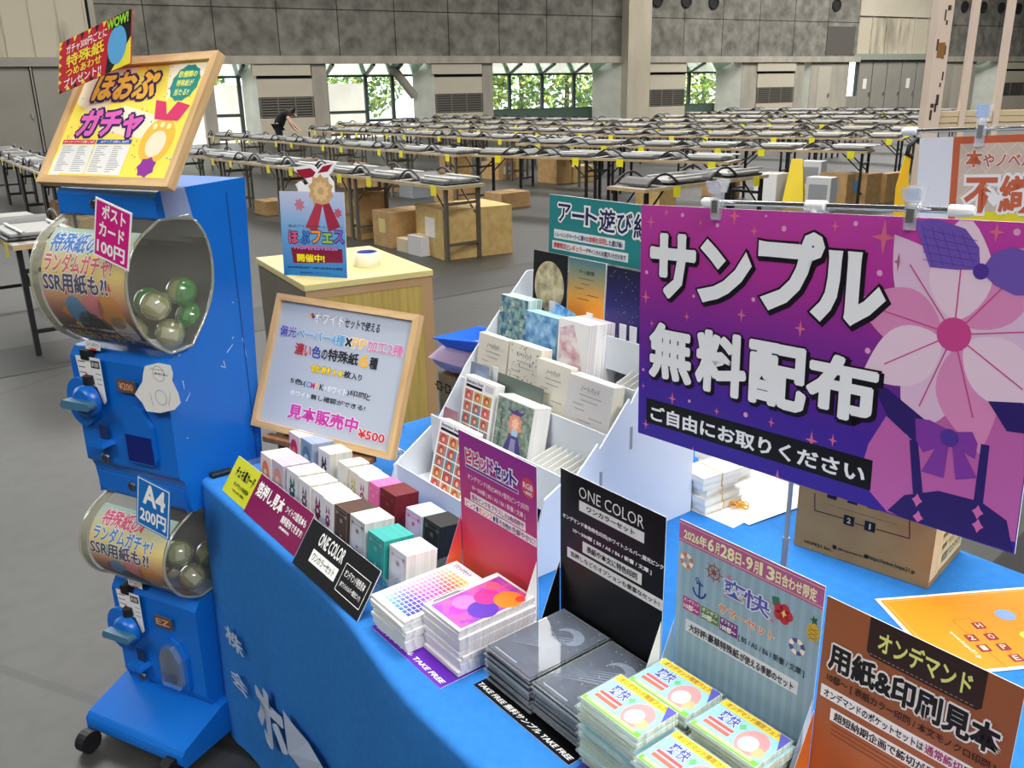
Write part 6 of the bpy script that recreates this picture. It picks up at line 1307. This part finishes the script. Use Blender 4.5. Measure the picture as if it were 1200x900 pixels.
P.line((1115, 727), (1136, 725), .0008, MR, 1.6); P.line((1115, 727), (1140, 748), .0008, MR, 1.6); P.line((1153, 760), (1182, 784), .0008, MR, 1.6); P.line((1136, 725), (1147, 733), .0008, MR, 1.6); P.line((1182, 784), (1200, 783), .0008, MR, 1.6)
P.disc((1178, 721), .016, ink(130, 160, 220), 2); P.disc((1203, 745), .01, ink(240, 220, 90), 2)
c = P.loc((1112, 741)); e_ = P.loc((1148, 772)); d_ = Vector((e_[0] - c[0], e_[1] - c[1])); L_ = d_.length; an = math.atan2(d_.y, d_.x); vs, fs = glyphs('www.hope21.jp', .01); ax = max(v[0] for v in vs)
P.add([(c[0] + (v[0] / ax * L_) * math.cos(an) - v[1] * .009 * math.sin(an), -EPS * 2, c[1] + (v[0] / ax * L_) * math.sin(an) + v[1] * .009 * math.cos(an)) for v in vs], fs, ink(250, 236, 210))
tag(P.build('orange_flyer'), 'orange flyer with a white border lying behind the brown and orange board', 'flyer')

# ------------------------------------------------------------------ hanging signs on their stands
def sign_stand(label, a, b, v, tee, foot_v, extend=0):
    (ua, za), (ub, zb) = pv(*a, v), pv(*b, v); t = thing('sign_stand', label, 'sign stand', rot_frame(pv(*tee, v)[0], foot_v, T), 'sign stands on the booth table')
    MB().tube([(ua, v, za), (ub, v, zb)], .0038, CHROME, 10).build('rod', t, BX)
    d = (Vector((ub, v, zb)) - Vector((ua, v, za))).normalized(); WHC = mat('white_cap_plastic', (232, 232, 230), .35)
    for p, s_ in ((Vector((ua, v, za)), -1), (Vector((ub, v, zb)), 1)): MB().tube([p - d * .014 * s_ * 1.0, p + d * .010 * s_, p + d * .014 * s_], [.0068, .0068, .004], WHC, 12).build('end_cap', t, BX)
    ut, zt = pv(*tee, v); k = (ut - ua) / (ub - ua); zt = za + (zb - za) * k
    m = MB().tube([Vector((ut, v, zt)) - d * .014, Vector((ut, v, zt)) + d * .014], .0072, WHC, 12); m.tube([(ut, v, zt), (ut, v, zt - .02)], .0068, WHC, 12); m.build('tee_connector', t, BX)
    MB().tube([(ut, v, zt - .02), (ut, v, T + .2)], .0036, STEEL, 10).build('upper_pole', t, BX); MB().tube([(ut, v, T + .21), (ut, v, T + .006)], .0048, STEEL, 10).build('lower_pole', t, BX)
    MB().lathe([(.05, 0), (.05, .004), (.012, .006), (.006, .012)], STEEL, 28, Matrix.Translation((ut, v, T + .001))).build('base_disc', t, BX)
    return t
CLP = clear('clip_clear_plastic', (235, 240, 245), .22, .5, .06)
def clip(px_top, px_bot, v, label, yaw=0.25, w=.02):
    (u0, z0), (u1, z1) = pv(*px_top, v), pv(*px_bot, v); h = z0 - z1; X = frame(W(u1, v, z1), UU * math.cos(yaw) + VV * math.sin(yaw), -UU * math.sin(yaw) + VV * math.cos(yaw), ZZ)
    t = thing('clear_clip', label, 'clip', X, 'clear clips on the sign rods')
    for s_ in (-1, 1):
        pr = [(s_ * .001, 0), (s_ * .003, h * .02), (s_ * .006, h * .3), (s_ * .007, h * .5), (s_ * .009, h * .68), (s_ * .02, h), (s_ * .016, h), (s_ * .005, h * .66), (s_ * .003, h * .5), (s_ * .0025, h * .3)]
        b = MB().prism(pr, 'x', -w * .36, w * .36, CLP); b.prism([(p[0], p[1]) for p in ((s_ * .009, h * .7), (s_ * .02, h), (s_ * .017, h), (s_ * .006, h * .7))], 'x', -w * .5, w * .5, CLP); b.build('front_jaw' if s_ < 0 else 'rear_jaw', t, X)
    MB().box(-w * .22, w * .22, -.0085, -.0075, h * .2, h * .52, STEEL).build('spring', t, X)
    return t
sign_stand('chrome sign stand holding the big purple sign', (832, 237), (1128, 247), .452, (957, 240), .452)
PG = grad('purple_print', [(0, (52, 30, 150)), (.25, (68, 34, 152)), (.55, (128, 40, 146)), (.8, (182, 50, 152)), (1, (196, 64, 164))], 'Z')
X = pose(.974, .430, .9955, -.5, 2.0, 3.05); P = Panel(X); w, h = .596, .3715
_q = P.loc((752, 240)); P.box(0, w, 0, .0022, 0, h, WH); P.rect((0, h), (w, 0), PG, .5, False); P.clip = (.001, w - .001, .001, h - .001)
SG = ink(242, 242, 242); SH = ink(22, 12, 28)
sh = (.045, .0)
for ch, a, b in (('サ', (763, 271), (815, 355)), ('ン', (821, 280), (879, 362)), ('プ', (891, 268), (962, 372)), ('ル', (956, 291), (1035, 387)), ('無', (762, 375), (811, 453)), ('料', (817, 383), (874, 470)), ('配', (879, 396), (944, 487)), ('布', (948, 409), (1026, 501))):
    p, q = P.loc(a), P.loc(b); P.text(ch, (p[0] + .003, p[1] - .003), (q[0] + .003, q[1] - .003), SH, .05, 2, False, [(.03, SH)]); P.text(ch, p, q, SG, .048, 3.2, False, [(.028, SH)])
P.rect((758, 466), (1020, 575), ink(12, 12, 14), 1.2); P.text('ご自由にお取りください', (763, 474), (1013, 568), SG, .03, 2.2)
SP = ink(222, 110, 140); DP = ink(226, 160, 200)
for x, y, r in ((763, 260, 9), (781, 249, 6), (821, 261, 4.5), (861, 253, 11), (884, 271, 7), (979, 265, 6), (757, 348, 9), (805, 371, 6), (869, 369, 8), (938, 385, 9), (764, 379, 5), (788, 467, 8), (754, 452, 4), (840, 482, 5), (904, 495, 6), (951, 516, 10), (976, 516, 7), (757, 497, 7), (766, 520, 4), (812, 529, 6), (875, 554, 6), (911, 560, 10), (1036, 278, 16), (1053, 307, 9), (1168, 272, 9)): P.star((x, y), r * .00135, SP, 1)
for x, y, r in ((800, 252, 2.5), (841, 264, 2.5), (919, 268, 3), (898, 253, 1.5), (758, 319, 2.5), (813, 347, 2), (883, 351, 2.5), (754, 433, 2), (808, 470, 2), (874, 486, 3), (775, 519, 1.8), (855, 544, 2), (1003, 262, 2.5), (1031, 320, 3), (1017, 411, 3), (1034, 443, 2), (1192, 272, 3)): P.disc((x, y), r * .0013, DP, 1, True, 10)
# plain ribbon-and-petal ornament in the drawing's colours
VI, VD, PAL, PAM, PAD, NVY = ink(112, 84, 176), ink(84, 52, 150), ink(226, 190, 216), ink(222, 140, 186), ink(206, 70, 140), ink(46, 30, 104)
P.poly([(1006, 560), (1018, 520), (1050, 470), (1100, 455), (1160, 458), (1200, 480), (1212, 560), (1206, 640), (1120, 622), (1040, 600)], ink(196, 100, 170), .8)
for k in range(9):
    c0 = P.loc((1118, 392)); t_ = math.radians(40 * k + 10); e0 = (c0[0] + .014 * math.cos(t_), c0[1] + .014 * math.sin(t_)); pts = []
    for j in range(13):
        q_ = j / 12; rr_ = .115 * q_; wv = .036 * math.sin(math.pi * q_ ** .8); pts.append((rr_, wv))
    loop_ = [(e0[0] + r * math.cos(t_) - w_ * math.sin(t_), e0[1] + r * math.sin(t_) * 1.12 + w_ * math.cos(t_)) for r, w_ in pts] + [(e0[0] + r * math.cos(t_) + w_ * math.sin(t_), e0[1] + r * math.sin(t_) * 1.12 - w_ * math.cos(t_)) for r, w_ in pts[::-1]]
    P.poly(loop_, (PAL, PAM, ink(236, 206, 222))[k % 3], 1.0 + .1 * (k % 3), False)
    P.line(e0, (e0[0] + .08 * math.cos(t_), e0[1] + .085 * math.sin(t_)), .0016, PAD, 1.5, False)
P.disc((1118, 392), .02, PAD, 1.8, True, 20)
P.poly([(1073, 258), (1100, 257), (1132, 268), (1148, 290), (1149, 316), (1122, 316), (1090, 313), (1082, 290)], VI, 2); P.poly([(1149, 318), (1165, 296), (1188, 289), (1212, 298), (1230, 326), (1222, 346), (1190, 346), (1166, 334)], VI, 2); P.disc((1150, 318), .009, VD, 2.3, True, 14)
for k in range(5): P.line((1080 + 12 * k, 262 + 3 * k), (1094 + 12 * k, 312), .0006, VD, 2.2); P.line((1082, 268 + 9 * k), (1146, 282 + 8 * k), .0006, VD, 2.2)
P.poly([(1024, 452), (1040, 455), (1100, 505), (1074, 520), (1040, 488)], NVY, 1.6); P.poly([(1158, 470), (1200, 472), (1212, 510), (1180, 505)], NVY, 1.6)
P.poly([(1040, 640 - 42), (1060, 580), (1100, 575), (1150, 588), (1180, 610), (1187, 646), (1120, 626), (1060, 608)], NVY, 1.4); P.poly([(1066, 515), (1076, 517), (1082, 582), (1070, 578)], NVY, 1.5); P.poly([(1150, 520), (1160, 522), (1152, 592), (1141, 588)], NVY, 1.5)
BW = ink(132, 58, 160); P.poly([(1073, 490), (1090, 492), (1112, 504), (1112, 520), (1082, 530), (1074, 516)], BW, 2); P.poly([(1114, 506), (1140, 506), (1146, 520), (1143, 538), (1114, 520)], BW, 2); P.poly([(1098, 522), (1112, 522), (1106, 560), (1080, 552)], BW, 1.9); P.poly([(1116, 522), (1130, 530), (1145, 560), (1120, 562)], BW, 1.9); P.disc((1113, 513), .011, VD, 2.4, True, 16)
for x, y in ((1075, 586), (1076, 606), (1146, 600), (1146, 616)): P.star((x, y), .009, ink(214, 110, 170), 2.2, True, .5)
P.rect((.0, .0012), (w, 0), ink(120, 70, 150), 1, False)
tag(P.build('hanging_sign'), 'big purple free sample sign clipped under a chrome rod', 'sign')
clip((846, 212), (839, 258), .437, 'clear clip at the left end of the purple sign'); clip((1072, 219), (1066, 270), .437, 'clear clip on the purple sign near the rod\'s right end')
V2 = .95
sign_stand('chrome sign stand holding the orange bordered sign', (1066, 154), (1430, 142), V2 + .012, (1370, 144), V2)
p0, p1 = W(*[pv(1070, 250, V2)[0], V2, pv(1070, 250, V2)[1]]), W(*[pv(1200, 157, V2)[0], V2, pv(1200, 157, V2)[1]])
ptl = W(pv(1078, 162, V2)[0], V2, pv(1078, 162, V2)[1]); rl2 = math.atan2(p1.z - ptl.z, (p1 - ptl).dot(UU))
ex = UU * math.cos(rl2) + ZZ * math.sin(rl2); ez = -UU * math.sin(rl2) + ZZ * math.cos(rl2); w, h = .594, .35
X = frame(ptl - ez * h, ex, VV, ez); P = Panel(X); P.box(0, w, 0, .002, 0, h, ink(226, 226, 230)); P.rect((0, h), (w, 0), ink(222, 222, 226), .4, False)
OB = ink(196, 96, 62); a = P.loc((1118, 158)); x0 = a[0]; P.rect((x0, h), (w - .002, .02), OB, .8, False); P.rect((x0 + .012, h - .012), (w - .014, .03), ink(206, 184, 164), 1.2, False)
for k in range(16): P.line((x0 + .012 + k * .03, h - .012), (x0 + .012 + k * .03 - .12 if k > 3 else x0 + .012, h - .012 - (.12 if k > 3 else k * .03)), .001, ink(224, 208, 194), 1.5, False)
for k in range(12): P.line((x0 + .012 + k * .03, h - .012), (x0 + .132 + k * .03, h - .132), .001, ink(224, 208, 194), 1.5, False)
OL = ink(236, 232, 228); P.text('本', (1133, 176), (1151, 196), OB, .04, 2.4, True, [(.06, OL)]); P.text('やノベルティに', (1153, 180), (1260, 195), OB, .03, 2.4, True, [(.06, OL)])
P.text('不', (1132, 208), (1168, 250), OB, .03, 2.6, True, [(.08, OL)]); P.text('織布', (1173, 205), (1250, 252), OB, .03, 2.6, True, [(.08, OL)])
b = P.loc((1127, 247)); P.rect((b[0], b[1]), (w - .014, b[1] - .03), ink(226, 208, 40), 1.8, False)
tag(P.build('hanging_sign'), 'white margined sign with an orange border hanging behind the purple sign', 'sign')
clip((1152, 122), (1147, 172), V2 - .004, 'clear clip on the orange bordered sign')

# ------------------------------------------------------------------ beige storage frame with a yellow strap, behind the signs
FY = 4.3
def fp(x, y): return on_plane(x, y, Vector((0, FY, 0)), Vector((0, 1, 0)))
BEI = noisy('scuffed_beige_paint', (196, 176, 160), (206, 187, 170), 3, .55, 4)
q = fp(1099, 90); RXf = Matrix.Translation((q.x, FY, 0)); fr = thing('storage_rack', 'scuffed beige steel storage rack standing behind the orange bordered sign', 'storage rack', RXf)
b = MB().box(q.x - .034, q.x + .034, FY, FY + .07, 0.004, 3.0, BEI); rq = random.Random(8)
for k in range(16):
    z = rq.uniform(1.35, 2.2); x = q.x + rq.uniform(-.03, .02); b.box(x, x + rq.uniform(.006, .016), FY - .001, FY, z, z + rq.uniform(.01, .05), ink(60, 50, 44))
cp = fp(1103, 58); b.box(cp.x - .018, cp.x + .016, FY - .0012, FY, cp.z - .035, cp.z + .03, ink(130, 92, 50)); b.build('post', fr)
for x, w_ in ((1141, .014), (1182, .014)): c = fp(x, 60); MB().box(c.x - w_, c.x + w_, FY + .02, FY + .05, .004, 3.0, BEI).build('upright', fr)
for y in (133, 140, 148): c = fp(1150, y); MB().box(q.x - .01, q.x + 2.2, FY + .03, FY + .09, c.z - .012, c.z + .012, mat('pale_wood_rail', (196, 176, 140), .6)).build('rail', fr)
c1, c2 = fp(1062, 178), fp(1047, 275); YS = mat('yellow_strap_webbing', (224, 176, 20), .7)
t = thing('hanging_strap', 'yellow strap hanging from a dark hook at the beige storage rack', 'strap', Matrix.Translation((c2.x, FY - .02, c2.z)))
dv = Vector((c1.x - c2.x, 0, c1.z - c2.z)); 
MB().prism([(c1.x - .012, c1.z), (c1.x + .014, c1.z), (c1.x + .012, c1.z - .1), (c2.x + .05, c2.z), (c2.x - .02, c2.z), (c1.x - .04, c1.z - .16)], 'y', FY - .03, FY - .022, YS).build('webbing', t)
MB().tube([(c1.x + .06, FY - .02, c1.z + .05), (c1.x + .03, FY - .025, c1.z + .06), (c1.x, FY - .026, c1.z + .03), (c1.x - .005, FY - .026, c1.z - .01), (c1.x + .02, FY - .026, c1.z - .02)], .012, DARK, 8).build('hook', t)
MB().box(c1.x + .05, q.x, FY - .03, FY + .02, c1.z + .035, c1.z + .06, DARK).build('hook_bracket', fr)
# dark block added for an unidentified dark area behind the table's far edge
XB = rot_frame(1.62, 1.22, 0, .1); t = thing('dark_block', 'added dark crate standing on the floor just behind the right end of the table', 'block', XB)
MB().box(-.34, .6, -.12, .3, .0, .60, mat('dark_cloth', (30, 28, 26), .9)).build('block_body', t, XB, .02); MB().box(-.35, .61, -.13, .31, .60, .63, mat('dark_cloth_top', (26, 24, 23), .8)).build('block_top', t, XB, .01)
